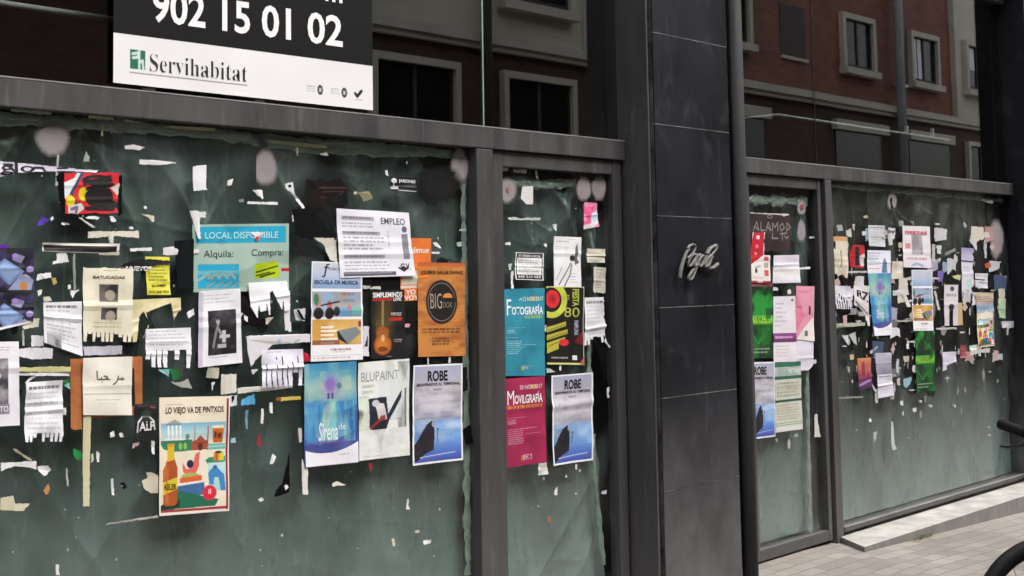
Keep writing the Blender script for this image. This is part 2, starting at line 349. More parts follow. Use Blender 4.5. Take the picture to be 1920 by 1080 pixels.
# the storeys above and the room behind
B().box(-8, 30, -.16, .3, 3.985, 9.5).build('upper_wall', M_STONE, shop)
B().box(-8, -1.325, -.16, .3, -.1, 3.98).build('wall', M_STONE, shop)
B().box(11.475, 30, -.16, .3, -.9, 3.98).build('wall', M_STONE, shop)
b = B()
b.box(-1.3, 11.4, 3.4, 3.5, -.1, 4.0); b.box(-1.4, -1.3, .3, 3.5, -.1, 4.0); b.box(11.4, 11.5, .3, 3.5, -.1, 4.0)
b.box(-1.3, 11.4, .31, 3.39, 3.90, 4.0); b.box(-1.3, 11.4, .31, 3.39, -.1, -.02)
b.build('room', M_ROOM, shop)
# pale rails hung inside behind the upper panes
def rail(pts, r, label):
    b = B()
    for p, q in zip(pts[:-1], pts[1:]): b.tube([p, q], r, 8)
    return b.build('ceiling_rail', M_RAIL, label=label, cat='rail')
xa, za = W(1460, 216, .15); xb, zb = W(1780, 262, .15); zr = (za+zb)/2
rail([(xa, 1.6, zr), (xa, .15, zr), (xb, .15, zr)], .009, 'thin pale rail with a bend behind right upper glass')
xa, za = W(0, 5, .15); xb, zb = W(235, 38, .15)
rail([(xa-1.2, .15, za), (xb, .15, za)], .011, 'thin pale rail behind upper glass left of the black sign')
for px_, py_ in ((1700, 243), (1748, 247)):
    x, z = W(px_, py_, .15)
    B().box(x-.012, x+.012, .138, .162, zr+.009, z+.028, bev=.003).build('rail_clip', M_RAIL,
        label='small white clip standing on the pale rail, %s of the two' % ('left' if px_ < 1720 else 'right'), cat='clip', group='clips on the pale rail')
# step in front of the right window
b = B()
x0, x1 = 7.52, 11.4
b.poly([(x0,-.30,.022),(x1,-.30,.012),(x1,-.0205,.012),(x0+.2,-.0205,.022)], 0)
b.poly([(x0,-.30,.022),(x0,-.30,-.2),(x1,-.30,-.2),(x1,-.30,.012)], 1)
b.poly([(x0,-.30,.022),(x0+.2,-.0205,.022),(x0+.2,-.0205,-.2),(x0,-.30,-.2)], 1)
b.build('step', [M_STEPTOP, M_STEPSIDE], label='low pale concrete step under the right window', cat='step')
# weed at the foot of the step
rg = random.Random(4); b = B()
for i in range(60):
    x = 8.25+rg.gauss(0, .06); y = -.312-abs(rg.gauss(0, .012)); z = ground_z(x)+.001; a = rg.uniform(0, 6.28); h = rg.uniform(.012, .035); q = rg.uniform(.01, .03)
    dx, dy = math.cos(a), math.sin(a)*.5
    b.poly([(x-dy*.003, y, z), (x+dy*.003, y+.003, z), (x+dx*q, y+dy*q-.004, z+h)])
b.poly([(8.05,-.305,ground_z(8.05)+.0012),(8.45,-.305,ground_z(8.45)+.0012),(8.40,-.33,ground_z(8.4)+.0012),(8.1,-.33,ground_z(8.1)+.0012)])
b.build('weed', noisy('weed_green', (.10,.14,.04), (.17,.21,.07), 20, (.7, .8)), label='small green weed growing at the foot of the concrete step', cat='weed')

# ------------------------------------------------------------------ building across the street (seen in the glass)
YB = -8.0
opp = empty('brick_building', (0, YB, 0), label='red brick building with cream bays mirrored in the upper glass', cat='building')
def ob(b, name, m, par=opp): return b.build(name, m, par)
LO, HI = -24, 60
ob(B().box(LO, HI, -6, 0, 4.81, 11), 'wall', M_BRICK)
M_BRICK_SHADE = brickmat('shaded_brick', (.085,.045,.040), (.12,.062,.052), (.09,.07,.062), 1., .25, .065, .008, .85, 'XZ', .4)  # brick darkened in colour to carry the shade on the ground floor
ob(B().box(LO, HI, -6, -.002, -.9, 4.809), 'ground_floor_wall', M_BRICK_SHADE)
for a, c in ((8.4, 15.28), (28.4, 35.2)):
    ob(B().box(a, c, .002, .10, 5.02, 11.02), 'cream_bay', M_CREAM)
    ob(B().box(a-.10, a+.12, .002, .125, 5.02, 11.03), 'pilaster', M_TRIM); ob(B().box(c-.12, c+.10, .002, .125, 5.02, 11.03), 'pilaster', M_TRIM)
ob(B().box(LO, HI, .001, .14, 4.88, 5.01).box(LO, HI, .001, .09, 4.80, 4.879), 'string_course', M_TRIM)
ob(B().box(LO, HI, .001, .30, 10.7, 11.05), 'cornice', M_TRIM)
def owin(x0, x1, z0, z1, d=.002, frame=True, curtain=0, shutter=False, fw_=.11):
    m = B()
    if frame:
        m.box(x0, x0+fw_, d, d+.10, z0, z1); m.box(x1-fw_, x1, d, d+.10, z0, z1); m.box(x0+fw_, x1-fw_, d, d+.10, z1-fw_, z1); m.box(x0-.04, x1+.04, d, d+.17, z0-.05, z0+fw_-.03)
        x0 += fw_; x1 -= fw_; z0 += fw_; z1 -= fw_
    else:
        m.box(x0-.02, x1+.02, d, d+.05, z0-.06, z0)
    o = ob(m, 'window', M_TRIM)
    B().box(x0, x1, d+.001, d+.012, z0, z1).build('pane', M_SHUT if shutter else M_PANE, o)
    xm = (x0+x1)/2
    fr = B(); fr.box(xm-.03, xm+.03, d+.013, d+.035, z0, z1); fr.box(x0, x0+.05, d+.013, d+.035, z0, z1); fr.box(x1-.05, x1, d+.013, d+.035, z0, z1); fr.box(x0+.05, xm-.03, d+.013, d+.035, z0, z0+.06); fr.box(xm+.03, x1-.05, d+.013, d+.035, z0, z0+.06)
    if not shutter: fr.build('sash', M_SHUT, o)
    else: fr.bm.free()
    if curtain:
        for s in range(2):
            a = x0+.08+s*curtain*1.35
            B().box(a, a+curtain, d+.0125, d+.02, z0+(.05 if curtain < .3 else .45*(z1-z0)), z1-.04).build('curtain', M_CURTAIN, o)
owin(18.75, 19.98, 5.58, 6.75); owin(21.05, 21.95, 5.62, 6.6, frame=False, shutter=True)
owin(23.27, 24.62, 5.55, 6.72); owin(26.22, 27.58, 5.55, 6.72, curtain=.17)
owin(28.72, 30.02, 5.6, 6.8, d=.104, curtain=.36); owin(32, 33.4, 5.6, 6.8, d=.104)
owin(13.3, 14.9, 5.45, 6.9, d=.104); owin(9.4, 11.0, 5.45, 6.9, d=.104); 
for x in (2, 5, -2, -6, 37, 41, 16.4): owin(x, x+1.3, 5.55, 6.75)
for x in (2, 5, -2, -6, 9.4, 13.3, 16.4, 18.8, 21.1, 23.3, 26.2, 29, 32, 37, 41): owin(x, x+1.35, 8.6, 10.2, d=.104 if (8.4 < x < 14) or (28.4 < x < 34) else .002)
# ground floor openings
for x0, x1, z1, fr in ((13.40, 15.02, 4.55, True), (10.9, 12.52, 4.55, True), (28.86, 30.4, 4.52, True), (7.6, 9.2, 4.55, True), (4, 5.6, 4.55, True), (0, 1.6, 4.55, True)):
    owin(x0, x1, 1.2, z1, frame=True, fw_=.10)
for x0, x1 in ((18.9, 20.48), (22.84, 25.0), (25.95, 28.13), (16.3, 17.9), (32, 34)):
    o = ob(B().box(x0, x1, .002, .12, 4.38, 4.58), 'lintel', M_TRIM)
    B().box(x0+.12, x1-.12, .003, .02, .0, 4.379).build('shop_opening', M_PANE, o)
b = B(); b.tube([(25.40, .20, 0), (25.40, .20, 10.7)], .10, 10); ob(b, 'downpipe', M_PIPE)
b = B(); b.tube([(12.92, .24, 0), (12.92, .24, 10.7)], .06, 10); ob(b, 'downpipe', M_SHUT)
B().box(25.48, 25.95, .02, .12, 5.46, 5.51).build('pipe_bracket', M_CURTAIN, opp)

# ------------------------------------------------------------------ plastic sheets behind the lower glass
def film_material(name, c0, c1, rough):
    m = noisy(name, c0, c1, 2.4, rough, .5, .12, (1.4, 1, .55), 9)
    scuffs(m, (.30,.38,.37), .60, .78, (9, 1, .55), 2.4, .40); scuffs(m, (.020,.030,.028), .60, .74, (2.2, 1, 1.6), 3.4, .5)
    return dust_and_bounce(m, .1, 1.15, (.25,.33,.32), 1.1)  # lower part paled in colour for reflected pavement light as well as dust
M_FILM = film_material('green_plastic', (.060,.084,.077), (.108,.144,.134), (.20, .36))
M_FILM2 = film_material('brick_tinted_plastic', (.040,.038,.034), (.066,.064,.058), (.22, .38))  # base colour browned to hold the reflection of the brick opposite
M_HEM = noisy('folded_plastic', (.24,.32,.27), (.40,.48,.41), 14, (.3, .45), .5)
def film(name, x0, x1, z0, top, seed, m, amp=.010, right=None, y0=.064, **k):
    nx, nz = int((x1-x0)*150)+2, 300
    u = np.linspace(0, 1, nx); v = np.linspace(0, 1, nz); U, V = np.meshgrid(u, v)
    zt = np.array([top(a) for a in u]); Z = z0+(zt[None, :]-z0)*V
    xr = np.full(nz, x1) if right is None else np.array([right(z) for z in v])
    X = x0+(xr[:, None]-x0)*U
    # hanging folds: long, steep ridges running down, swinging sideways with depth
    sx = X*3.2+.35*np.sin(Z*1.7+seed)+.5*fbm(X*1.2, Z*.9, seed)*2
    rid = 1-np.abs(2*vnoise(sx*1.6, Z*.55+3, seed+5)-1); rid = rid**3
    dia = 1-np.abs(2*vnoise((X+.7*Z)*2.2, (Z-.3*X)*.7+9, seed+9)-1); dia = dia**5
    dib = 1-np.abs(2*vnoise((X-.9*Z)*2.0, (Z+.3*X)*.8+4, seed+13)-1); dib = dib**6
    up = np.clip((Z-(1.35))/.9, 0, 1)
    ck = lambda a_, b_, s_, e: (1-np.abs(2*vnoise(a_, b_, s_)-1))**e
    cr = ck((X+.45*Z)*5.5, (Z-.5*X)*2.2, seed+41, 5)+ck((X-.6*Z)*6.5, (Z+.5*X)*2.0, seed+43, 6)+.35*ck(X*11+.8*fbm(X*2, Z*2, seed), Z*2.5, seed+47, 5)+.7*ck((Z+.22*X)*9, (X-.2*Z)*1.6, seed+49, 6)
    cr = cr*(.25+.75*np.clip(2.2*fbm(X*1.1, Z*1.1, seed+51)-.6, 0, 1))
    fine = fbm(X*9, Z*4, seed+20)
    Y = y0-amp*(.55*rid*(.25+.6*up)+1.4*dia*(.25+.75*up)+1.2*dib*(.35+.65*up))-.0135*cr*(.40+.8*up)-.0025*fine+.008*fbm(X*.8, Z*.8, seed+30)
    Y = Y-.006*np.clip(fbm(X*5, Z*3.2, seed+61, 5)-.45, 0, 1)*2
    Y = np.maximum(Y, .009)
    co = np.stack([X, Y, Z], -1).reshape(-1, 3)
    I = np.arange(nx*nz).reshape(nz, nx); q = np.stack([I[:-1, :-1], I[:-1, 1:], I[1:, 1:], I[1:, :-1]], -1).reshape(-1, 4)
    o = link(name, grid_mesh(name, co, q), m, **k)
    return o
def grid_mesh(name, co, q, colors=None):
    me = bpy.data.meshes.new(name); me.vertices.add(len(co)); me.vertices.foreach_set('co', co.astype(np.float32).ravel())
    n = len(q); me.loops.add(n*4); me.loops.foreach_set('vertex_index', q.astype(np.int32).ravel())
    me.polygons.add(n); me.polygons.foreach_set('loop_start', np.arange(0, n*4, 4, dtype=np.int32))
    try: me.polygons.foreach_set('loop_total', np.full(n, 4, dtype=np.int32))
    except Exception: pass
    me.polygons.foreach_set('use_smooth', np.ones(n, dtype=bool))
    me.update(calc_edges=True); me.validate()
    return me
film('plastic_sheet', XL+.02, XM0-.012, .14, lambda u: 2.285-.012*abs(math.sin(u*23)), 3, M_FILM, .026,
     label='crumpled green plastic sheet hung behind the large left window', cat='plastic sheet')
film('plastic_sheet', XM1+.085, 5.44, .13, lambda u: 2.14+.03*math.sin(u*3)-.05*u, 8, M_FILM, .026, right=lambda v: 5.43-.10*math.exp(-((v-.52)/.20)**2)-.02*math.sin(v*9),
     label='green plastic sheet hung behind the left glass door', cat='plastic sheet')
film('plastic_sheet', 6.785, 7.575, .085, lambda u: 2.15-.015*math.sin(u*5), 15, M_FILM, .020, right=lambda v: 7.565-.03*math.sin(v*7),
     label='green plastic sheet hung behind the right glass door', cat='plastic sheet')
film('plastic_sheet', 7.75, XE-.02, .078, lambda u: 2.272-.01*abs(math.sin(u*15)), 21, M_FILM2, .024,
     label='grey green plastic sheet hung behind the large right window', cat='plastic sheet')
# doubled, bunched edges of the sheets (paler where the plastic is folded over)
def hem(pts, wdt, seed, label):
    """crumpled roll of folded plastic following a line on the window, in wall x, z"""
    rg = np.random.RandomState(seed); b = B(); n = 220
    P = np.array(pts); L = np.r_[0, np.cumsum(np.hypot(*np.diff(P, axis=0).T))]; t = np.linspace(0, L[-1], n)
    X = np.interp(t, L, P[:, 0]); Z = np.interp(t, L, P[:, 1]); jit = vnoise(t*14, t*0+1, seed); j2 = vnoise(t*30, t*0+5, seed+1)
    rad = wdt*(.2+.55*jit+.35*vnoise(t*55, t*0+9, seed+4)+.25*vnoise(t*4, t*0+2, seed+6))
    rows = []
    for i in range(n):
        tx, tz = (X[min(i+1, n-1)]-X[max(i-1, 0)]), (Z[min(i+1, n-1)]-Z[max(i-1, 0)]); l = math.hypot(tx, tz); nxx, nzz = -tz/l, tx/l
        row = []
        for k in range(7):
            s = (k/6-.5)*2
            y = .026-.009*math.sqrt(max(0, 1-s*s))*(.5+.5*j2[i])-.010*vnoise(np.array([k*1.3+seed]), np.array([t[i]*38]), seed+2)[0]
            row.append(b.bm.verts.new((X[i]+nxx*s*rad[i], max(.007, y), Z[i]+nzz*s*rad[i])))
        rows.append(row)
    for a, c in zip(rows[:-1], rows[1:]):
        for k in range(6): b.bm.faces.new((a[k], a[k+1], c[k+1], c[k])).smooth = True
    return b.build('folded_edge', M_HEM, label=label, cat='plastic edge')
hem([(XL+.05, 2.278), (4.37, 2.272)], .022, 1, 'pale folded top edge of the plastic in the large left window')
hem([(1.9, 2.262), W(300, 240), W(420, 252), W(520, 268), W(640, 280), W(780, 286), W(868, 290)], .026, 12, 'ragged pale second fold hanging just under the top edge of plastic in left window')
hem([W(874, 300), W(878, 600), W(884, 1079)], .028, 2, 'pale folded right edge of the plastic in the large left window')
hem([(XM1+.09, 2.145), (4.95, 2.15), W(1085, 342)], .030, 3, 'pale green folded top edge of the plastic in the left door')
hem([W(1100, 380), W(1128, 520), W(1110, 640), W(1112, 800), W(1138, 1060)], .020, 4, 'pale folded right edge of the plastic in the left door')
hem([(6.79, 2.135), W(1518, 378)], .034, 5, 'pale green folded top edge of the plastic in the right door')
hem([(7.76, 2.262), (10.68, 2.25)], .020, 6, 'pale folded top edge of the plastic in the right window')
hem([W(1518, 560), W(1519, 700), W(1525, 1000)], .025, 7, 'pale folded right edge of the plastic in the right door')
# ------------------------------------------------------------------ printed sheets
def WV(px, py, Y=0.0):
    v = fw[None, :] + rr[None, :]*((px-CX)/F)[:, None] + uu[None, :]*(-(py-CY)/F)[:, None]
    p = v*((DIST+Y)/v[:, 1])[:, None]
    return p[:, 0], p[:, 2]+ZC
class Canvas:
    """the artwork of one sheet, u to the right and v downwards, both 0..1"""
    def __init__(s, nx, ny, asp, seed):
        s.nx, s.ny, s.asp, s.seed = nx, ny, asp, seed
        s.U, s.V = np.meshgrid(np.linspace(0, 1, nx), np.linspace(0, 1, ny))
        s.c = np.ones((ny, nx, 3))*lin('f2f1f0'); s.m = np.ones((ny, nx), bool); s.rg = np.random.RandomState(seed)
    def _p(s, k, col, a=1.):
        col = lin(col) if isinstance(col, (str, tuple)) else col
        k = np.clip(k, 0, 1)*a; s.c = s.c*(1-k[..., None])+col*k[..., None]; return s
    def fill(s, col): return s._p(np.ones_like(s.U), col)
    def rect(s, u0, v0, u1, v1, col, a=1.): return s._p(((s.U >= u0)&(s.U <= u1)&(s.V >= v0)&(s.V <= v1))*1., col, a)
    def ell(s, cu, cv, ru, rv, col, a=1., soft=.12):
        d = np.sqrt(((s.U-cu)/ru)**2+((s.V-cv)/rv)**2); return s._p((1-d)/soft+.5, col, a)
    def ins(s, pts):
        r = np.zeros(s.U.shape, bool); n = len(pts)
        for i in range(n):
            (x0, y0), (x1, y1) = pts[i], pts[(i+1) % n]
            if y0 == y1: continue
            k = ((y0 > s.V) != (y1 > s.V)) & (s.U < (x1-x0)*(s.V-y0)/(y1-y0)+x0); r ^= k
        return r
    def poly(s, pts, col, a=1.): return s._p(s.ins(pts)*1., col, a)
    def line(s, pts, wd, col, a=1.):
        k = np.zeros_like(s.U)
        for (x0, y0), (x1, y1) in zip(pts[:-1], pts[1:]):
            dx, dy = x1-x0, (y1-y0)*s.asp; l2 = dx*dx+dy*dy+1e-9
            t = np.clip(((s.U-x0)*dx+(s.V-y0)*s.asp*dy)/l2, 0, 1)
            d = np.hypot(s.U-x0-t*dx, (s.V-y0)*s.asp-t*dy); k = np.maximum(k, np.clip((wd-d)/(wd*.5)+.2, 0, 1))
        return s._p(k, col, a)
    def grad(s, u0, v0, u1, v1, cols):
        k = (s.U >= u0)&(s.U <= u1)&(s.V >= v0)&(s.V <= v1); t = np.clip((s.V-v0)/(v1-v0), 0, 1)*(len(cols)-1)
        C = np.array([lin(c) for c in cols]); i = np.clip(t.astype(int), 0, len(cols)-2); f = (t-i)[..., None]
        s.c = np.where(k[..., None], C[i]*(1-f)+C[i+1]*f, s.c); return s
    def cloud(s, u0, v0, u1, v1, c0, c1, sc=4., st=1., a=1., seed=0, lo=.35, hi=.65):
        k = ((s.U >= u0)&(s.U <= u1)&(s.V >= v0)&(s.V <= v1))*1.; n = fbm(s.U*sc, s.V*sc*s.asp*st, s.seed+seed)
        n = np.clip((n-lo)/(hi-lo), 0, 1)[..., None]; col = lin(c0)*(1-n)+lin(c1)*n
        s.c = s.c*(1-(k*a)[..., None])+col*(k*a)[..., None]; return s
    def rows(s, u0, v0, u1, v1, n, col='555555', rag=.3, th=.5, a=.75, seed=0, center=False):
        """n lines of small print: dashes of word length"""
        rg = np.random.RandomState(s.seed+seed+1); h = (v1-v0)/n; k = np.zeros_like(s.U)
        for i in range(n):
            y0 = v0+i*h; y1 = y0+h*th; e = u1-(u1-u0)*rg.rand()*rag; x = u0
            if center: x = u0+(u1-e)/2; e = u1-(u1-e)/2
            while x < e:
                l = (u1-u0)*rg.uniform(.05, .16); k = np.maximum(k, ((s.U >= x)&(s.U <= min(x+l, e))&(s.V >= y0-.3/s.ny)&(s.V <= y1))*rg.uniform(.6, 1.)); x += l+(u1-u0)*.022
        return s._p(k, col, a)
    def cut(s, pts): s.m &= ~s.ins(pts); return s
    def keep(s, pts): s.m &= s.ins(pts); return s
    def torn(s, side, depth, sc=9., seed=0):
        t = {'t': s.V, 'b': 1-s.V, 'l': s.U, 'r': 1-s.U}[side]; q = s.U if side in 'tb' else s.V*s.asp
        s.m &= t > depth*(.1+.9*(fbm(q*sc, q*0+seed, s.seed+3+seed)*1.3-.15)); return s
    def fringe(s, v0, n, gone=(), short=(), gap=.22, wob=.02):
        """tear-off strips along the foot"""
        f = s.U*n+wob*n*np.sin(s.V*9+s.U*5)*(s.V-v0); i = np.floor(f).astype(int); fr = f-i; low = s.V > v0
        s.m &= ~(low & (fr > 1-gap*np.clip((s.V-v0)/(1-v0)*1.5, .3, 1.2)))
        for g in gone: s.m &= ~((s.V > v0+.02*((g*7) % 3)) & (i == g))
        for g in short: s.m &= ~((s.V > v0+(1-v0)*.55) & (i == g))
        return s
_TXT = {}
def text_tris(body, bold):
    key = (body, bold)
    if key not in _TXT:
        cu = bpy.data.curves.new('lettering', 'FONT'); cu.body = body; cu.offset = bold; cu.resolution_u = 3; cu.fill_mode = 'FRONT' if hasattr(cu, 'fill_mode') else cu.fill_mode
        ob_ = bpy.data.objects.new('lettering', cu); COL.objects.link(ob_); bpy.context.view_layer.update()
        me = bpy.data.meshes.new_from_object(ob_.evaluated_get(bpy.context.evaluated_depsgraph_get()))
        me.calc_loop_triangles(); co = np.array([v.co[:2] for v in me.vertices]); tr = np.array([t.vertices[:] for t in me.loop_triangles])
        bpy.data.objects.remove(ob_); bpy.data.curves.remove(cu); bpy.data.meshes.remove(me)
        mn, mx = co.min(0), co.max(0); co = (co-mn)/np.maximum(mx-mn, 1e-6); co[:, 1] = 1-co[:, 1]
        _TXT[key] = (co, tr)
    return _TXT[key]
ALB = .94
def sheet(name, label, cat, quad, paint, texts=(), group=None, layer=1, curl=.006, k=1., seed=None, mt=None, thick=0., Y=0., strokes=()):
    seed = seed if seed is not None else abs(hash_(label)) % 9999
    q = np.array(quad, float); wpx = (np.hypot(*(q[1]-q[0]))+np.hypot(*(q[2]-q[3])))/2; hpx = (np.hypot(*(q[3]-q[0]))+np.hypot(*(q[2]-q[1])))/2
    (x0, z0), (x1, z1), (x3, z3) = W(*q[0]), W(*q[1]), W(*q[3])
    asp = math.hypot(x3-x0, z3-z0)/max(1e-4, math.hypot(x1-x0, z1-z0))
    nx, ny = max(4, int(wpx*k)+1), max(4, int(hpx*k)+1)
    C = Canvas(nx, ny, asp, seed); paint(C); wn = fbm(C.U*6, C.V*6*asp, seed+77)[..., None]; C.c = C.c*(.93+.12*wn); C.c = C.c*.985+.006; rg = np.random.RandomState(seed)
    lift = rg.rand(4)**1.5; ph = rg.rand(4)*6.28
    fo = [(rg.choice([.33, .5, .5, .66])+rg.uniform(-.03, .03), rg.uniform(.35, .9)) for _ in range(rg.randint(1, 3))]; fu = (rg.choice([.5, .5, .33])+rg.uniform(-.03, .03), rg.uniform(0, .7))
    def disp(u, v):
        d = 0
        if curl > .003:
            for a, b in fo: d = d+b*np.maximum(0, 1-np.abs(v-a+.02*(u-.5))/.07)*.6
            d = d+fu[1]*np.maximum(0, 1-np.abs(u-fu[0])/.10)*.45
        for i, (a, b) in enumerate(((0, 0), (1, 0), (1, 1), (0, 1))): d = d+lift[i]*np.exp(-((u-a)**2+(v-b)**2*1.3)/.07)
        d = d+.28*(1+np.sin(u*(3+2*lift[0])+v*(4+4*lift[1])+ph[0]))+.16*(1+np.sin(v*(9+6*lift[2])-u*3+ph[1]))+.10*(1+np.sin(u*14+v*5+ph[2]))
        d = d+.25*fbm(u*5, v*5*asp, seed)
        return -(.0016+.0014*layer)-.75*curl*d+Y
    def place(u, v, extra=0.):
        px = q[0, 0]*(1-u)*(1-v)+q[1, 0]*u*(1-v)+q[2, 0]*u*v+q[3, 0]*(1-u)*v
        py = q[0, 1]*(1-u)*(1-v)+q[1, 1]*u*(1-v)+q[2, 1]*u*v+q[3, 1]*(1-u)*v
        X, Z = WV(px, py, Y); return np.stack([X, disp(u, v)-extra, Z], -1)
    co = place(C.U.ravel(), C.V.ravel()); I = np.arange(nx*ny).reshape(ny, nx)
    quads = np.stack([I[1:, :-1], I[1:, 1:], I[:-1, 1:], I[:-1, :-1]], -1); ok = (C.m[:-1, :-1]&C.m[1:, 1:]&C.m[:-1, 1:]&C.m[1:, :-1])
    quads = quads[ok]; cols = C.c.reshape(-1, 3)
    used = np.unique(quads); rm = -np.ones(len(co), int); rm[used] = np.arange(len(used)); co = co[used]; cols = cols[used]; faces = [quads_ for quads_ in rm[quads]]
    vs_, cs_, fs_ = [co], [cols], list(map(tuple, rm[quads])); base = len(co)
    for ti, t in enumerate(texts):
        body, u0, v0, u1, v1, colr = t[:6]; bold = t[6] if len(t) > 6 else 0.; rot = t[7] if len(t) > 7 else 0; slant = t[8] if len(t) > 8 else 0.
        if body is None: tc, tr = bold
        else: tc, tr = text_tris(body, bold)
        a, b_ = tc[:, 0], tc[:, 1]
        if slant: a = a+slant*(1-b_)
        if rot == 90: a, b_ = b_, 1-a
        if rot == -90: a, b_ = 1-b_, a
        u = u0+(u1-u0)*a; v = v0+(v1-v0)*b_
        vs_.append(place(u, v, .0009+.0001*ti)); cs_.append(np.tile(lin(colr), (len(u), 1))); fs_ += [tuple(int(i)+base for i in f) for f in tr]; base += len(u)
    co = np.concatenate(vs_); cols = np.concatenate(cs_)*ALB
    me = bpy.data.meshes.new(name); me.from_pydata(co.tolist(), [], fs_)
    at = me.attributes.new('print', 'FLOAT_COLOR', 'POINT'); at.data.foreach_set('color', np.c_[cols, np.ones(len(cols))].astype(np.float32).ravel())
    me.polygons.foreach_set('use_smooth', np.ones(len(me.polygons), dtype=bool)); me.update()
    o = link(name, me, mt or PAPER, label=label, cat=cat, group=group)
    if thick:
        m = o.modifiers.new('thickness', 'SOLIDIFY'); m.thickness = thick; m.offset = -1
    return o
def hash_(s):
    h = 7
    for ch in s: h = (h*31+ord(ch)) & 0xffffff
    return h
def scrap(pts, col, label, cat='paper scrap', name='paper_scrap', group=None, layer=0, jit=.0, curl=.010, m=None, smoothpts=0):
    """one torn piece of paper, tape or residue, outline in survey-photo directions"""
    rg = random.Random(hash_(label)+int(pts[0][0]*13+pts[0][1])); P = []
    n = len(pts)
    for i in range(n):
        (x0, y0), (x1, y1) = pts[i], pts[(i+1) % n]; L = math.hypot(x1-x0, y1-y0); k = max(1, int(L/3.2)) if jit else 1
        for j in range(k):
            t = j/k; o = rg.uniform(-jit, jit) if j else 0
            P.append((x0+(x1-x0)*t-(y1-y0)/max(L, 1)*o, y0+(y1-y0)*t+(x1-x0)/max(L, 1)*o))
    xs = [p[0] for p in P]; ys = [p[1] for p in P]; cx, cy = sum(xs)/len(xs), sum(ys)/len(ys)
    ta, tb = rg.uniform(-1, 1), rg.uniform(-1, 1); s = max(max(xs)-min(xs), max(ys)-min(ys), 1)
    b = B(); vv = []
    for x, y in P:
        X, Z = W(x, y); d = abs(ta*(x-cx)/s+tb*(y-cy)/s)*curl*min(1, s/25)+rg.uniform(0, .0012)
        vv.append(b.bm.verts.new((X, -(.0012+.0012*layer)-d, Z)))
    f = b.bm.faces.new(vv); bmesh.ops.triangulate(b.bm, faces=[f])
    me = bpy.data.meshes.new(name); b.bm.to_mesh(me); b.bm.free()
    at = me.attributes.new('print', 'FLOAT_COLOR', 'POINT'); c = lin(col)*ALB*rg.uniform(.92, 1.)
    at.data.foreach_set('color', np.tile(np.r_[c, 1.], len(me.vertices)).astype(np.float32))
    return link(name, me, m or (MATTE_PRINT if lin(col).sum() < .12 else PAPER), label=label, cat=cat, group=group)
def rq(x0, y0, x1, y1, tilt=0.):
    """quad with edges that follow the wall's own horizontals (vanishing far right) plus a tilt in pixels"""
    s0 = (482-y0)/(3308-x0); s1 = (482-y1)/(3308-x0); d = x1-x0
    return [(x0, y0), (x1, y0+s0*d*.5+tilt), (x1, y1+s1*d*.5+tilt), (x0, y1)]

# ---- the letting board above the transom
def p_sign(c):
    c.fill('141313').rect(0, .822, 1, 1, 'e6e5e5')
    c.rect(.064, .873, .124, .943, '2f6b5c')
    c.line([(.074, .889), (.094, .884), (.097, .899), (.076, .903)], .005, 'c8ddd4').line([(.100, .876), (.100, .941)], .005, 'c8ddd4').line([(.100, .918), (.113, .910), (.116, .941)], .005, 'c8ddd4')
    c.line([(.064, .957), (.515, .957)], .0022, '8a8a8a')
    for x in (.745, .838): c.rows(x, .930, x+.035, .957, 3, '888888', .2, .5, .8); c.ell(x+.052, .942, .011, .020, '3a3a3a'); c.ell(x+.052, .942, .005, .009, 'bbbbbb')
    c.line([(.932, .940), (.940, .951), (.956, .928)], .006, '151515'); c.rect(.930, .964, .960, .966, '888888')
BOLDSERIF = ''.join(chr(0x1D400+ord(ch)-65) if ch.isupper() else chr(0x1D41A+ord(ch)-97) for ch in 'Servihabitat')
sgn = sheet('letting_board', 'black and white letting board with phone number on the upper glass', 'sign',
    [(214, -372), (694, -258), (698.5, 207), (211.5, 155)], p_sign, curl=0, k=.9, layer=1, mt=GLOSSY_PRINT, thick=.0, Y=-.018, texts=[
    ('902 15 01 02', .150, .640, .885, .765, 'ececec', .022),
    ('.com', .70, .515, .885, .590, 'ececec', .02),
    (BOLDSERIF, .140, .880, .515, .944, '3a363a', -.015)])
x0, z1 = W(214, 155, -.018); x1, _ = W(698, 207, -.018)
zb = W(450, 181, -.018)[1]
B().box(x0+.004, x1-.004, -.0165, -.003, zb+.004, 3.85).build('board_back', M_DARK, sgn)

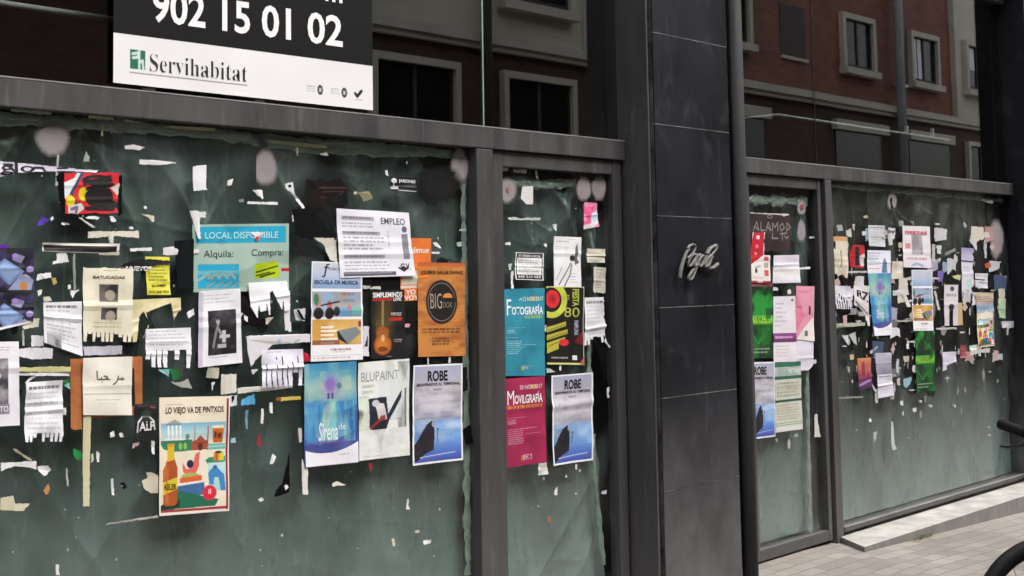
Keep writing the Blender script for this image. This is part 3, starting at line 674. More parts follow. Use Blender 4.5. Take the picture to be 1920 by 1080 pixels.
# ---- large left window
def notice(n=8, col='666666', head=True, tone='eeeef2', frame=False, pic=None, u=(.08, .92), v=(.08, .93)):
    def f(c):
        c.fill(tone); c.cloud(0, 0, 1, 1, tone, 'dcdce2', 3, 1, .35)
        if head: c.rows(u[0], v[0], u[1], v[0]+.06, 1, '444444', .05, .8, .9)
        c.rows(u[0], v[0]+(.1 if head else 0), u[1], v[1], n, col, .35, .34, .45)
        if frame: c.rect(.02, .02, .98, .05, '222222').rect(.02, .95, .98, .98, '222222').rect(.02, .02, .05, .98, '222222').rect(.95, .02, .98, .98, '222222')
        if pic: c.cloud(*pic[:4], pic[4], pic[5], 6, 1, 1., 3)
    return f
def chain(*fs):
    def f(c):
        for g in fs: g(c)
    return f
def p_red(c):
    c.fill('d5202e'); c.poly([(.0, .25), (.18, .15), (.25, 0), (.36, 0), (.18, .42), (0, .62)], 'd9e0e2'); c.line([(.32, .05), (.12, .5), (.2, .75)], .03, '23405f')
    c.ell(.10, .68, .08, .14, 'e3cf1f'); c.ell(.34, .52, .09, .16, 'e0c81c'); c.poly([(.05, .8), (.3, .72), (.36, .85), (.2, 1), (.05, 1)], 'cfd3cc')
    c.line([(.12, .86), (.22, .82), (.2, .95)], .03, '7d5a86')
    c.ell(.58, .2, .27, .13, '120a0c'); c.ell(.55, .17, .12, .03, '7a1620'); c.line([(.4, .4), (.5, .36), (.6, .4)], .03, '120a0c')
    c.ell(.62, .58, .26, .24, '110a0d'); c.ell(.75, .78, .24, .13, '110a0d'); c.line([(.4, .55), (.55, .75)], .04, '110a0d'); c.rect(.35, .80, .9, .86, '15090c', .7)
    c.poly([(.82, .38), (1, .25), (1, .62)], 'ddd8cf'); c.line([(.35, .28), (.8, .12), (.5, .34), (.85, .3), (.48, .46), (.8, .44), (.5, .62), (.86, .62), (.46, .74), (.9, .74), (.4, .86), (.88, .88)], .035, '100a0c'); c.torn('r', .06).torn('b', .06).torn('t', .05)
sheet('torn_poster', 'torn red and black poster with yellow patches, upper left of the large window', 'poster', [(118, 322), (226, 322), (221, 402), (121, 404)], p_red, k=1.2, layer=1)
def p_slice(c):
    c.fill('d8d3e2'); c.line([(.02, .45), (.06, .3), (.1, .5), (.06, .72), (.02, .6)], .018, '17141c').line([(.30, .2), (.36, .55), (.40, .6)], .014, '17141c').line([(.27, .2), (.33, .2)], .012, '17141c')
    c.line([(.47, .45), (.5, .3), (.56, .3), (.58, .45)], .013, '17141c').line([(.68, .3), (.75, .28)], .011, '17141c').line([(.82, .28), (.90, .3)], .009, '17141c')
    c.keep([(0, 0), (.45, .12), (1, .35), (.97, .5), (.75, .42), (.45, .5), (.2, .72), (0, 1)])
sheet('poster_strip', 'curved white strip of a torn poster with black letters at left edge', 'poster strip', [(-60, 296), (186, 308), (186, 340), (-60, 350)], p_slice, texts=[('glo', .02+.22, .1, .50, .62, '1a161d', .01)], k=1.)
def p_phones(c):
    c.fill('17142a'); c.cloud(0, 0, 1, 1, '0f0c1c', '4a4070', 8, 1, .9, 0, .4, .75); c.poly([(.0, .2), (.35, .2), (.5, .5), (.2, .95), (0, .95)], 'e9d5cf')
    c.poly([(.55, .25), (.85, .55), (.62, .88), (.36, .5)], '6f88b8'); c.poly([(.57, .31), (.79, .55), (.62, .79), (.42, .5)], '8aa3cc'); c.poly([(.70, .12), (.86, .2), (.80, .36), (.66, .28)], '8a86a6'); c.ell(.71, .19, .05, .05, 'a984d8'); c.ell(.94, .5, .06, .07, 'a594cc'); c.poly([(.86, .62), (.96, .70), (.80, .9), (.72, .82)], 'c9c4cc')
    c.poly([(.8, .6), (1, .75), (.95, 1), (.6, 1)], '8d93b4'); c.ell(.84, .9, .06, .1, 'b5772f'); c.ell(.18, .78, .10, .12, 'e4a79b')
q = [(-60, 462), (62, 466), (62, 544), (-60, 545)]
sheet('photo_poster', 'purple collage poster of tilted screens at left edge, upper of two', 'poster', q, p_phones, k=.9)
def p_phones2(c): p_phones(c); c.cut([(0, 1), (0, 1.1), (1.1, 1.1), (1.1, .62), (.95, .72)]); c.line([(0, .99), (.94, .74)], .05, 'eeeaf0')
sheet('photo_poster', 'purple collage poster of tilted screens at left edge, lower of two with torn corner', 'poster', [(-60, 547), (62, 549), (60, 628), (-60, 634)], p_phones2, k=.9)
scrap([(-20, 462), (12, 458), (17, 468), (12, 482), (-20, 486)], '6a1fb5', 'purple paper patch above the purple collage at left edge', layer=2)
def p_blackbar(c): c.fill('e8e4dc').rect(.02, .28, .97, .95, '0e0c10'); c.cloud(.02, .28, .97, .95, '0c0a0e', '241e1c', 8, 1, .8)
sheet('poster_strip', 'black strip with white border left from a torn poster', 'poster strip', [(77, 455), (223, 457), (221, 476), (78, 471)], p_blackbar)
sheet('notice', 'white typed notice with a grey sketch, left of the cream flyer', 'notice', [(79, 567), (150, 565), (153, 668), (81, 642)],
    chain(notice(9, pic=(.08, .72, .46, 1, 'b9b9be', '6d6d74')), lambda c: c.rect(.08, .4, .92, .41, '888888')), layer=2)
def p_cream(c):
    c.fill('e9e3cd'); c.cloud(0, 0, 1, 1, 'ece6d2', 'd6cdb2', 3, 1, .6); c.rows(.4, .05, .7, .08, 1, '777766')
    for (a, b_, d, e) in ((.32, .24, .70, .47), (.36, .55, .68, .71)): c.rect(a-.01, b_-.01, d+.01, e+.01, 'cfc6ad'); c.cloud(a, b_, d, e, '2b2733', '6d6562', 5, 1, 1); c.ell((a+d)/2+.03, (b_+e)/2+.03, .10, .07, 'b5aa94', .8)
    c.rows(.2, .745, .8, .76, 1, '8a826c').rows(.2, .80, .8, .83, 1, '9a927c', .5); c.fringe(.88, 11, gone=(1, 7), short=(3, 8)).torn('t', .03)
sheet('flyer', 'worn cream flyer with two dark photos and a shredded foot', 'flyer', [(153, 499), (247, 500), (245, 641), (153, 640)], p_cream, [('BATUCADAS', .2, .125, .82, .165, '3b362e', .02)], layer=3, k=1.2, curl=.009)
def p_yellow(c): c.fill('e2dc4e'); c.rect(.1, .10, .95, .2, '14120c'); c.rows(.1, .24, .92, .68, 5, '5b5620', .2, .5, .8)
sheet('notice', 'small yellow notice with black print, torn black strip across its top', 'notice', [(270, 481), (316, 482), (317, 553), (274, 553)], p_yellow, [('¡LLAME!', .22, .72, .82, .80, '2c2a10', .03), ('616 268 903', .1, .88, .92, .95, '44411a', .01)], layer=1, k=1.3)
def p_nuevos(c): c.fill('0f0d10'); c.keep([(0, .75), (.06, .35), (.3, .08), (.6, .05), (1, .15), (1, .38), (.7, .45), (.4, .75), (.1, 1)])
sheet('poster_strip', 'curved black torn strip with white letters over the yellow notice', 'poster strip', [(222, 484), (318, 484), (318, 514), (222, 514)], p_nuevos, [('NUEVOS', .12, .50, .62, .80, 'e6e4e4', .03)], layer=4, k=1.2)
def p_yrem(c): c.fill('ded3a2'); c.cloud(0, 0, 1, 1, 'e5dcb4', 'c9bd86', 4, 1, .7); c.cut([(.30, .34), (.80, .18), (.70, .35), (.55, 1), (.2, 1), (.34, .7)]); c.cut([(.52, .3), (.8, .22), (.87, 1), (.3, 1)]); c.cut([(.95, .55), (1, .55), (1, 1), (.8, 1)]); c.cut([(.16, .38), (.24, .30), (.34, .6), (.2, .95), (.08, 1)]); c.torn('b', .1)
sheet('torn_flyer', 'yellowed torn flyer remains under the yellow notice', 'flyer', [(246, 562), (337, 558), (338, 604), (246, 650)], p_yrem, layer=1)
sheet('flyer', 'white flyer with tear off strips, right of the cream flyer', 'flyer', [(270, 617), (356, 614), (358, 690), (271, 688)], chain(notice(5, head=False, v=(.06, .5)), lambda c: c.fringe(.55, 8, gone=(4, 6), short=(0, 5))), layer=2, k=1.2)
def p_local(c):
    c.fill('a9c0b2'); c.cloud(0, 0, 1, 1, 'adc4b6', '9ab4a6', 4, 1, .5); c.rect(.03, .035, .97, .28, '2ba6c8'); c.rect(.05, .59, .48, .95, '2ba6c8'); c.rect(.05, .69, .48, .74, '6fb7c3')
    c.poly([(.64, .60), (.86, .55), (.9, .62), (.9, .80), (.64, .82)], 'b7cc1e'); c.line([(.66, .72), (.88, .63)], .008, '3c4a10').line([(.7, .79), (.85, .73)], .01, '3c4a10').line([(.66, .77), (.80, .72)], .008, '55621a')
    for k_ in range(4): c.line([(.06+.1*k_, .82-.02*k_), (.16+.08*k_, .74), (.2+.08*k_, .80)], .012, '9fb7b5'); c.line([(.14+.09*k_, .93), (.22+.09*k_, .86)], .010, '8a9fa0')
    c.rect(.92, .66, 1, .71, 'c01f2a')
sheet('letting_poster', 'large turquoise letting board reading LOCAL DISPONIBLE, half covered', 'sign', [(360, 421), (541, 419), (541, 545), (362, 548)], p_local, [
    ('LOCAL DISPONIBLE', .13, .115, .89, .215, 'a8dbe2', .015), ('Alquila:', .11, .385, .42, .52, '39423f', .0), ('Compra:', .61, .375, .94, .505, '39423f', .0)], curl=.001, layer=0, mt=GLOSSY_PRINT)
def p_dance(c):
    notice(3, head=False, v=(.06, .2))(c); c.rect(.22, .27, .88, .86, '17131a'); c.cloud(.22, .27, .88, .86, '15121a', '554f58', 5, 1.2, .8, 2, .42, .75)
    c.line([(.46, .42), (.40, .56), (.34, .75)], .03, '8b868c').line([(.44, .5), (.56, .62)], .03, 'a29ca2').ell(.45, .42, .05, .03, '9a9499'); c.rect(.55, .54, .63, .70, 'c9c5c9').rect(.48, .60, .72, .64, 'c9c5c9').rect(.44, .72, .64, .77, 'bab5ba')
    c.rows(.3, .885, .75, .91, 1, '999999'); c.poly([(0, 0), (.12, .04), (.1, .98), (0, 1)], 'c9c3d6')
sheet('flyer', 'tilted white flyer with a dark photo, under the turquoise board', 'flyer', [(370, 546), (446, 541), (452, 680), (368, 689)], p_dance, layer=3, k=1.2, curl=.010)
def p_tornwhite(c): c.fill('f2f1f5'); c.cut([(.45, 1.1), (.5, .35), (.56, .30), (.78, 1.1)]); c.fringe(.68, 5, short=(1,)); c.cut([(-.1, .4), (-.1, 1.1), (.15, 1.1)]); c.torn('r', .1)
sheet('flyer', 'blank white flyer with shredded foot on the turquoise board', 'flyer', [(463, 530), (540, 526), (546, 580), (470, 598)], p_tornwhite, layer=3)
scrap([(529, 545), (543, 545), (543, 618), (534, 620)], 'e7e4e4', 'long white strip hanging right of the shredded blank flyer')
sheet('flyer', 'white flyer with long tear off strips, left of the blue mermaid poster', 'flyer', [(487, 656), (564, 654), (567, 722), (488, 727)], chain(lambda c: c.fill('e9e7f2').cloud(0, 0, 1, 1, 'eeecf6', 'd9d6e6', 3), lambda c: c.rows(.12, .06, .6, .09, 1, '9a97a5').fringe(.2, 8, gap=.12, short=(6,))), layer=2, curl=.012)
scrap([(460, 630), (580, 626), (580, 641), (520, 645), (478, 648), (476, 680), (470, 688), (463, 660)], 'e6e3e6', 'L shaped torn white remains left of the music school poster', jit=1)
def p_empleo(c):
    c.fill('edecf4'); c.cloud(0, 0, 1, 1, 'f0eff6', 'dedce8', 3, 1, .5); 
    for v_, e in ((.11, .5), (.33, .58), (.68, .62)): c.rect(.06, v_-.012, e, v_+.045, '97969f', .8); c.rows(.08, v_, e-.03, v_+.03, 1, '5c5a66', .05, .8)
    c.rows(.07, .20, .5, .28, 2, '8d8b98', .3); c.rows(.07, .40, .7, .62, 4, '77757f', .5); c.rows(.07, .77, .72, .97, 4, '77757f', .4, .35)
    c.rect(.87, .34, .96, .74, '8a8996'); c.ell(.915, .27, .035, .05, '6a6874'); c.rect(.68, .30, .70, .55, 'c9c7d2'); c.rect(.05, .925, .75, .985, '5a5764'); c.rect(.06, .93, .7, .95, '8f8c9a')
    c.line([(.80, .87), (.86, .92), (.92, .86)], .012, '2a2830').ell(.86, .88, .03, .04, '333038'); c.line([(.63, .345), (.72, .40)], .003, 'aaaaaa')
sheet('notice', 'large white job application sheet headed EMPLEO', 'notice', [(626, 391), (763, 399), (774, 517), (634, 521)], p_empleo, [('EMPLEO', .60, .10, .93, .2, '504e59', .01), ('C.V.', .82, .80, .95, .90, '2a2830', .02)], layer=5, k=1.1, curl=.008)
def p_orange2(c): c.fill('e2762e'); c.rect(.05, .52, .55, .74, 'cfc9b8'); c.rect(.0, .76, 1, .80, 'd9cfc0')
sheet('poster', 'orange poster mostly hidden behind the EMPLEO sheet', 'poster', [(748, 446), (806, 447), (807, 562), (750, 565)], p_orange2, [('ndenue', .3, .14, .93, .24, 'f3e3d2', .02), ('YO', .15, .82, .5, .9, 'f0e6dc', .03), ('VOY', .1, .91, .6, .99, 'f0e6dc', .03)], layer=0)
def p_music(c):
    c.fill('f0eff2'); c.grad(.02, .01, .97, .27, ['c9ced8', 'b9c6da', '86a6cf']); c.cloud(.02, .30, .97, .555, 'a6a2a0', '8fb0cf', 6, 1, 1, 1); c.rect(.55, .46, .97, .55, '6f9fc4'); c.rect(.8, .45, .97, .53, '78b7ab')
    c.ell(.13, .41, .06, .08, 'b98a78'); c.ell(.1, .38, .05, .06, '3b7d58'); c.ell(.14, .52, .1, .06, '1a1416'); c.ell(.36, .44, .05, .05, 'b8655b'); c.ell(.36, .52, .09, .06, '1d1418'); c.line([(.2, .44), (.55, .40)], .015, '2a2522'); c.ell(.5, .5, .06, .05, '22262f'); c.ell(.75, .46, .03, .03, 'c56d77')
    c.rows(.58, .31, .95, .36, 1, '8a5a60'); c.rows(.58, .38, .92, .42, 1, '4a7a90')
    c.grad(.02, .58, .97, .84, ['c99a4a', 'd9a548', 'b98a3a']); c.cloud(.02, .58, .97, .84, 'cf9a3e', 'e5c987', 5, 1, .5)
    for k_ in range(5): c.rect(.2, .645+k_*.04, .45+.08*(k_ % 2), .67+k_*.04, 'eee6d6', .9); c.rows(.2, .64+.04*k_, .4, .655+.04*k_, 1, '6a5238')
    c.poly([(.5, .70), (.88, .66), (.97, .72), (.70, .84), (.52, .77)], '7d8588'); c.poly([(.5, .70), (.53, .70), (.72, .84), (.52, .78)], '141214'); c.rect(.92, .6, .97, .66, '8d2b26'); c.rect(.03, .79, .55, .835, '7a3a24', .8)
    c.rows(.38, .875, .78, .90, 1, '9c3b40', .05, .9, .9); c.rows(.42, .91, .72, .925, 1, '7a6a6a'); c.rect(.02, .945, .97, .948, 'b5aeb0'); c.rows(.04, .965, .95, .985, 1, 'b08a8c')
sheet('poster', 'music school poster with two photo bands, left of the guitar poster', 'poster', [(581, 490), (676, 493), (678, 674), (580, 678)], p_music, [('ƒ', .20, .02, .36, .155, '1c1a22', .0), ('MUSICA', .33, .055, .56, .08, '2c2a36', .0), ('ESCUELA DE MUSICA', .06, .185, .92, .225, '2c4272', .02)], layer=3, k=1.2)
def p_guitar(c):
    c.fill('0d0a0a'); c.cloud(.15, .12, .75, .75, '16110c', '5d4a1e', 4, .6, .9); c.ell(.38, .45, .24, .3, '6a5723', .5, 1.); c.rect(.32, .14, .38, .66, '9a7a46'); c.rect(.345, .14, .355, .6, 'e0cfa8', .6)
    c.ell(.35, .62, .17, .10, 'a05a1e', 1, .3); c.ell(.35, .80, .25, .14, 'b8601e', 1, .3); c.ell(.34, .80, .16, .09, 'd78430', .8, .6); c.ell(.36, .70, .05, .05, 'e0c080', .8); c.ell(.35, .86, .14, .04, '5a2410', .8); c.rect(.05, .11, .62, .155, 'a8241c'); c.rect(.55, .40, .92, .45, 'b3261e'); c.rect(.58, .33, .9, .385, 'cfd8d2', .8)
    c.rows(.68, .72, .92, .78, 2, 'bbb5b0', .2); c.rows(.45, .965, .62, .98, 1, 'aaaaaa')
sheet('poster', 'black concert poster with a glowing orange guitar', 'poster', [(692, 545), (756, 543), (757, 671), (692, 673)], p_guitar, [('SIMPLEMINDS', .05, .03, .93, .105, 'ece8e4', .03), ('LIVE', .66, .11, .90, .16, 'ece8e4', .03), ('BALBOTE', .56, .34, .92, .385, '5a2a28', .02)], layer=4, k=1.4)
def p_big(c):
    c.fill('c47634'); c.cloud(0, 0, 1, 1, 'cb8640', 'a85e2e', 3, 3, .9); c.grad(0, 0, 1, .04, ['b85a34', 'c06a34'])
    for v_ in (.29, .52, .63): c.rect(0, v_, 1, v_+.006, 'a5602c', .6)
    c.ell(.5, .42, .335, .235, '17110e', 1, .03); c.ell(.5, .42, .295, .205, '8a7f72', 1, .03); c.ell(.5, .42, .285, .198, '15100d', 1, .03)
    c.ell(.63, .37, .10, .045, 'd98a3e', 1, .05); c.rect(.5, .375, .8, .42, '15100d')
    c.rows(.08, .70, .92, .765, 2, '57301a', .05, .6, .9); c.rows(.30, .80, .75, .89, 3, '4a2c1a', .2, .6, .9)
sheet('poster', 'orange wood grain poster with black oval logo reading BIG', 'poster', [(781, 492), (869, 493), (870, 667), (781, 669)], p_big, [('¿QUIERES BAILAR SWING?', .07, .085, .95, .135, '4a2a16', .03), ('BIG', .26, .33, .50, .49, 'b9a892', -.012), ('OOK', .52, .42, .72, .48, '9a8b78', -.01)], layer=3, k=1.3)
def p_mermaid(c):
    c.fill('2f86bd'); c.grad(0, 0, 1, .9, ['3f93b8', '7fc0c0', '5fa7c0', '2a86b8', '2360a8', '3d3f92']); c.cloud(0, 0, 1, .9, '2b7db5', 'a9d2c0', 4, .5, .45, 1)
    c.ell(.5, .26, .55, .11, 'b9cfb4', .6, .8); c.ell(.52, .22, .16, .10, '9470c2', .9, .9); c.ell(.44, .24, .12, .06, 'a98fd0', .6, .8); c.rect(.44, .29, .48, .35, '4a3f88').rect(.52, .28, .56, .35, '4a3f88'); c.ell(.67, .23, .05, .03, '2d4f5c')
    c.poly([(.48, .36), (.64, .36), (.8, .75), (.25, .75), (.40, .5)], '8fd0c6', .55); c.poly([(.42, .40), (.6, .38), (.40, .72), (.22, .72)], 'c9d2b4', .6); c.poly([(0, .5), (.3, .42), (.05, .85), (0, .85)], '2f6fc0', .6); c.poly([(1, .42), (.75, .48), (.95, .8), (1, .8)], '1f4f9c', .7)
    c.poly([(0, .74), (.3, .80), (.7, .73), (1, .68), (1, 1), (0, 1)], '3b3a8c', .75); c.cloud(0, .76, 1, .95, '35347f', '4f62b8', 5, 1, .35, 2)
    c.cloud(.05, .38, .95, .78, '1f66b5', '8fd6c9', 9, .22, .45, 4, .4, .62); c.cloud(0, .36, .35, .8, '2a78c4', '4f9fd6', 10, .25, .4, 6); c.cloud(.3, .08, .9, .30, '6fb0b4', 'd6d9b0', 6, 1.4, .35, 8, .45, .7); c.ell(.50, .215, .10, .07, '8a5fbf', .8, .7)
    c._p((c.V > .84+.07*np.sin((c.U-.02)*3.14)**.8-.06*c.U)*1., 'f0eef4'); c.rows(.64, .905, .9, .92, 1, '555566')
sheet('poster', 'blue underwater theatre poster of a mermaid, lettering near its foot', 'poster', [(567, 683), (665, 677), (669, 866), (569, 876)], p_mermaid, [('Sirena', .26, .58, .62, .76, 'e6ecf2', .01, 0, .06), ('de', .64, .60, .78, .66, 'd9e0ee', .0), ('MARIONETAS EN LA SALA', .08, .765, .82, .79, '9a4fb8', .0)], layer=3, k=1.2)
def p_run(c):
    c.fill('e9ebe6'); c.cloud(0, 0, 1, .62, 'eef0ea', 'a9b2a8', 5, .5, .7, 1, .45, .8); c.cloud(.78, .02, 1, .7, 'e0e4de', '4f5652', 6, .4, .8, 3, .5, .75); c.cloud(0, .35, .22, .72, 'd6dcca', '2a2e36', 7, 1, .8, 5, .45, .65)
    c.cloud(.38, .2, .85, .6, 'dfe6e6', '7a9aa8', 5, .5, .6, 7, .45, .7)
    c.poly([(.20, .38), (.55, .37), (.58, .55), (.80, .36), (.86, .31), (.84, .40), (.60, .62), (.55, .70), (.45, .80), (.38, .78), (.30, .72), (.22, .68)], '1d2233')
    c.poly([(.32, .42), (.50, .44), (.56, .60), (.40, .62)], 'd8d2d0'); c.ell(.34, .43, .07, .035, 'c9c4cc'); c.line([(.24, .68), (.50, .57)], .025, '8a2a2a'); c.ell(.47, .59, .06, .03, '9c3f35'); c.poly([(.36, .68), (.44, .66), (.44, .78), (.37, .78)], 'e6e6e2')
    c.poly([(.32, .66), (.36, .78), (.43, .90), (.48, .80), (.57, .66), (.5, .60)], '1a1b26', 1.); c.line([(.42, .8), (.44, .93)], .02, '555a5c'); c.rect(.91, .3, .94, .70, '3c4240', .8); c.cloud(0, .7, 1, 1, 'eff0ec', 'd6dad4', 4, 2, .8); c.rows(.08, .965, .7, .98, 1, '666666')
sheet('poster', 'pale concert poster of a figure leaping in dark clothes, between two blue posters', 'poster', [(669, 680), (764, 672), (766, 853), (671, 864)], p_run, [('BLUPAINT', .06, .105, .80, .20, '9aa29c', -.005), ('MANIFIESTO', .08, .235, .32, .265, 'a5aca6', .0), ('DIRECTO', .08, .295, .30, .325, 'a5aca6', .0)], layer=2, k=1.2)
def p_robe(c):
    c.fill('f0f0f4'); c.grad(.03, .018, .97, .98, ['a9adc6', 'b6b4c4', 'c3bcc6', 'aeaabb', '9a99ad', '9cb8de', '7ea9e0', '5a7fd0', '4350a4']); c.cloud(.03, .2, .97, .55, 'd6d2d8', '97909e', 3.2, 2.2, .55, 1); c.cloud(.03, .55, .97, .8, '6fa3e0', 'b9d3ee', 4, 2, .5, 2)
    c.ell(.55, .34, .3, .035, 'd9d9e0', .6, .9); c.ell(.6, .42, .35, .03, 'e0dfe6', .5, .9)
    c.poly([(.03, .96), (.03, .80), (.12, .74), (.2, .66), (.28, .60), (.38, .565), (.42, .60), (.44, .74), (.43, .86), (.25, .90), (.1, .96)], '1b1820'); c.cloud(.05, .6, .42, .9, '17141b', '40343a', 8, 1, .25, 6)
    c.ell(.41, .60, .03, .03, 'a6a2ae'); c.rect(.49, .66, .505, .79, '4d5a80'); c.ell(.497, .655, .02, .012, '3f4664'); c.line([(.15, .93), (.85, .905)], .007, 'c9cfe6')
    for e in ((0, 0, 1, .016), (0, .984, 1, 1), (0, 0, .028, 1), (.972, 0, 1, 1)): c.rect(*e, 'f2f2f5')
RT = [('ROBE', .30, .062, .70, .17, '0f0d12', .03), ('BIENVENIDOS AL TEMPORAL', .08, .185, .94, .215, '2c2a33', .02), ('TOUR 2017', .40, .245, .58, .262, '3a3842', .01)]
GR = 'grey and blue posters of a sea rock and lone figure'
sheet('poster', 'white bordered ROBE poster of a sea rock, in the large left window', 'poster', [(772, 685), (864, 681), (865, 862), (770, 873)], p_robe, RT, layer=3, k=1.2, group=GR)
def p_pintxos(c):
    c.fill('efe9dc'); c.rect(0, 0, 1, 1, 'ece2cb'); c.rect(.955, .02, .985, .985, '8b2038'); c.rect(.02, .955, .96, .975, 'a3303c'); c.rect(.985, 0, 1, 1, 'f0ece6'); c.rect(0, .985, 1, 1, 'efe4de')
    c.rows(.08, .06, .35, .075, 1, 'c06a5c'); c.rows(.55, .155, .85, .165, 1, 'b58a7c')
    c.grad(.02, .22, .95, .37, ['7ab2cb', 'a9cfd6', 'cfe2df']); c.poly([(.1, .225), (.22, .19), (.32, .225)], '9aa7a8'); c.rect(.10, .225, .32, .24, '7a8e9c')
    for k_ in range(4): c.rect(.12+.055*k_, .24, .145+.055*k_, .355, 'eef0f0')
    c.rect(.07, .355, .47, .37, 'eef2f2'); c.poly([(.02, .37), (.47, .365), (.47, .46), (.18, .465), (.06, .44), (.02, .40)], '2f7d5c'); c.ell(.30, .42, .025, .03, '8fc05a').ell(.37, .42, .025, .03, '8fc05a'); c.ell(.4, .34, .03, .025, '4f9a78')
    c.rect(.50, .255, .515, .46, 'b0623c').rect(.685, .25, .70, .46, 'b0623c'); c.poly([(.47, .46), (.47, .38), (.53, .37), (.59, .33), (.65, .37), (.70, .38), (.70, .455)], 'a85236'); c.ell(.59, .43, .035, .035, '5a2418'); c.rect(.5, .395, .69, .402, '7a3524')
    c.poly([(.755, .27), (.92, .27), (.905, .40), (.77, .40)], 'c4641f'); c.ell(.8, .33, .02, .03, '6f2f10').ell(.86, .34, .03, .025, '6f2f10'); c.rect(.76, .25, .92, .275, 'e9ddc4'); c.rect(.70, .41, .95, .46, '6fbcae'); c.line([(.70, .435), (.95, .43)], .01, 'a9d6cc')
    c.poly([(.66, .55), (.72, .525), (.95, .52), (.95, .57), (.70, .585)], '2f8a6a'); c.rect(.78, .49, .86, .56, 'd9842a').rect(.86, .48, .93, .56, 'd8cf3a'); c.ell(.85, .485, .05, .012, '3a3020'); c.rect(.81, .5, .83, .56, 'a8481c')
    c.poly([(.52, .49), (.585, .47), (.57, .60), (.52, .665), (.42, .675), (.34, .64), (.33, .56), (.40, .62), (.48, .60)], 'e06a62'); c.ell(.445, .575, .05, .035, '17204a'); c.ell(.45, .68, .13, .03, 'a8b85a'); c.poly([(.3, .69), (.61, .675), (.61, .72), (.3, .735)], 'dc6234')
    c.rect(.28, .735, .62, .75, 'eee8e0'); c.poly([(.26, .76), (.64, .735), (.66, .84), (.26, .87)], '3f6a9c'); c.poly([(.02, .88), (.3, .80), (.6, .85), (.85, .89), (.8, .945), (.02, .955)], '1f6a50'); c.poly([(.02, .90), (.3, .87), (.3, .94), (.02, .96)], '12382a')
    c.grad(.70, .575, .95, .82, ['bfe0dc', '9fd0d0']); c.poly([(.70, .66), (.76, .62), (.80, .59), (.84, .62), (.93, .68), (.95, .82), (.88, .82), (.85, .70), (.79, .70), (.78, .76), (.72, .76)], '3f86c0'); c.rect(.78, .60, .83, .63, '2a5fa0')
    c.ell(.72, .83, .10, .065, 'd8243f'); c.rect(.70, .80, .715, .84, 'f3dfe0').rect(.725, .795, .74, .84, 'f3dfe0')
    c.poly([(.12, .40), (.21, .395), (.215, .52), (.26, .60), (.26, .90), (.22, .92), (.09, .92), (.06, .90), (.05, .62), (.11, .54)], 'b0541e'); c.poly([(.12, .40), (.21, .395), (.215, .53), (.11, .545)], 'dcb92a'); c.rect(.115, .395, .215, .42, 'c99a1e'); c.poly([(.05, .72), (.26, .68), (.26, .78), (.05, .83)], 'e2c832'); c.rect(.09, .6, .13, .9, 'cf7a3a', .6); c.line([(.065, .70), (.1, .55)], .012, 'cf7a3a')
    c.poly([(.02, .83), (.06, .82), (.06, .9), (.02, .92)], 'e6d9c0')
sheet('poster', 'illustrated food festival poster with beer bottle and landmarks', 'poster', [(296, 745), (427, 742), (426, 957), (296, 967)], p_pintxos, [('LO VIEJO VA DE PINTXOS', .09, .085, .91, .155, '3a2a26', .02), ('KELER', .075, .735, .245, .785, '4a3c10', .02)], layer=4, k=1.25)
def p_brown(c): c.fill('b06a3a'); c.cloud(0, 0, 1, 1, 'b97240', '9c5a30', 4, 2, .7); c.cut([(.16, .83), (.9, .83), (.9, 1.1), (.16, 1.1)]); c.torn('b', .06); c.cut([(.8, .88), (1.1, .88), (1.1, 1.1), (.8, 1.1)])
sheet('brown_card', 'brown card behind the cream sheet with Arabic writing', 'card', [(131, 673), (266, 668), (266, 800), (132, 812)], p_brown, layer=1, k=.8, curl=.0008)
def p_arab(c):
    c.fill('ebe6da'); c.rect(.02, .63, .98, .64, 'a9a294'); c.rows(.25, .73, .78, .755, 1, 'a09a8c', .05); c.rows(.35, .80, .7, .815, 1, 'bdb6a8')
    k_ = '4a443c'; w_ = .016
    c.line([(.29, .24), (.295, .36), (.31, .385), (.345, .385)], w_, k_); c.line([(.345, .385), (.37, .385), (.375, .35)], w_, k_); c.line([(.375, .385), (.42, .385), (.46, .375), (.50, .35), (.46, .325), (.43, .33)], w_, k_); c.line([(.47, .38), (.54, .385)], w_, k_); c.ell(.385, .43, .012, .014, k_)
    c.line([(.72, .335), (.705, .40), (.66, .455), (.62, .47)], w_, k_); c.line([(.72, .385), (.78, .385)], w_, k_); c.ell(.80, .375, .028, .026, k_); c.ell(.80, .375, .010, .009, 'ebe6da'); c.line([(.80, .395), (.83, .385)], w_, k_)
sheet('sheet', 'cream sheet with the Arabic word for hello on brown card', 'sheet', [(152, 671), (245, 668), (244, 778), (153, 778)], p_arab, layer=4, k=1.2)
def p_leftphoto(c): c.fill('eceaf0'); c.rows(.15, .06, .9, .12, 2, '8d8a96'); c.cloud(.0, .20, .78, .74, '3b3840', 'a3a0a6', 4, 1, 1); c.rect(.0, .74, .8, .86, '8f8c98'); c.line([(.2, .7), (.5, .45), (.6, .4)], .06, 'c4c2c6')
sheet('flyer', 'white flyer with a grey portrait photo cut by the left edge', 'flyer', [(-60, 642), (33, 640), (35, 797), (-60, 803)], p_leftphoto, [('EVENTO', .3, .76, .78, .83, 'e9e7ee', .02)], layer=2)
sheet('flyer', 'white crumpled flyer with grey lines and shredded foot, lower left', 'flyer', [(44, 717), (113, 712), (115, 827), (42, 828)], chain(notice(9, '8d8d92'), lambda c: c.fringe(.86, 9, short=(2, 5), gone=(3,))), layer=3, curl=.012)
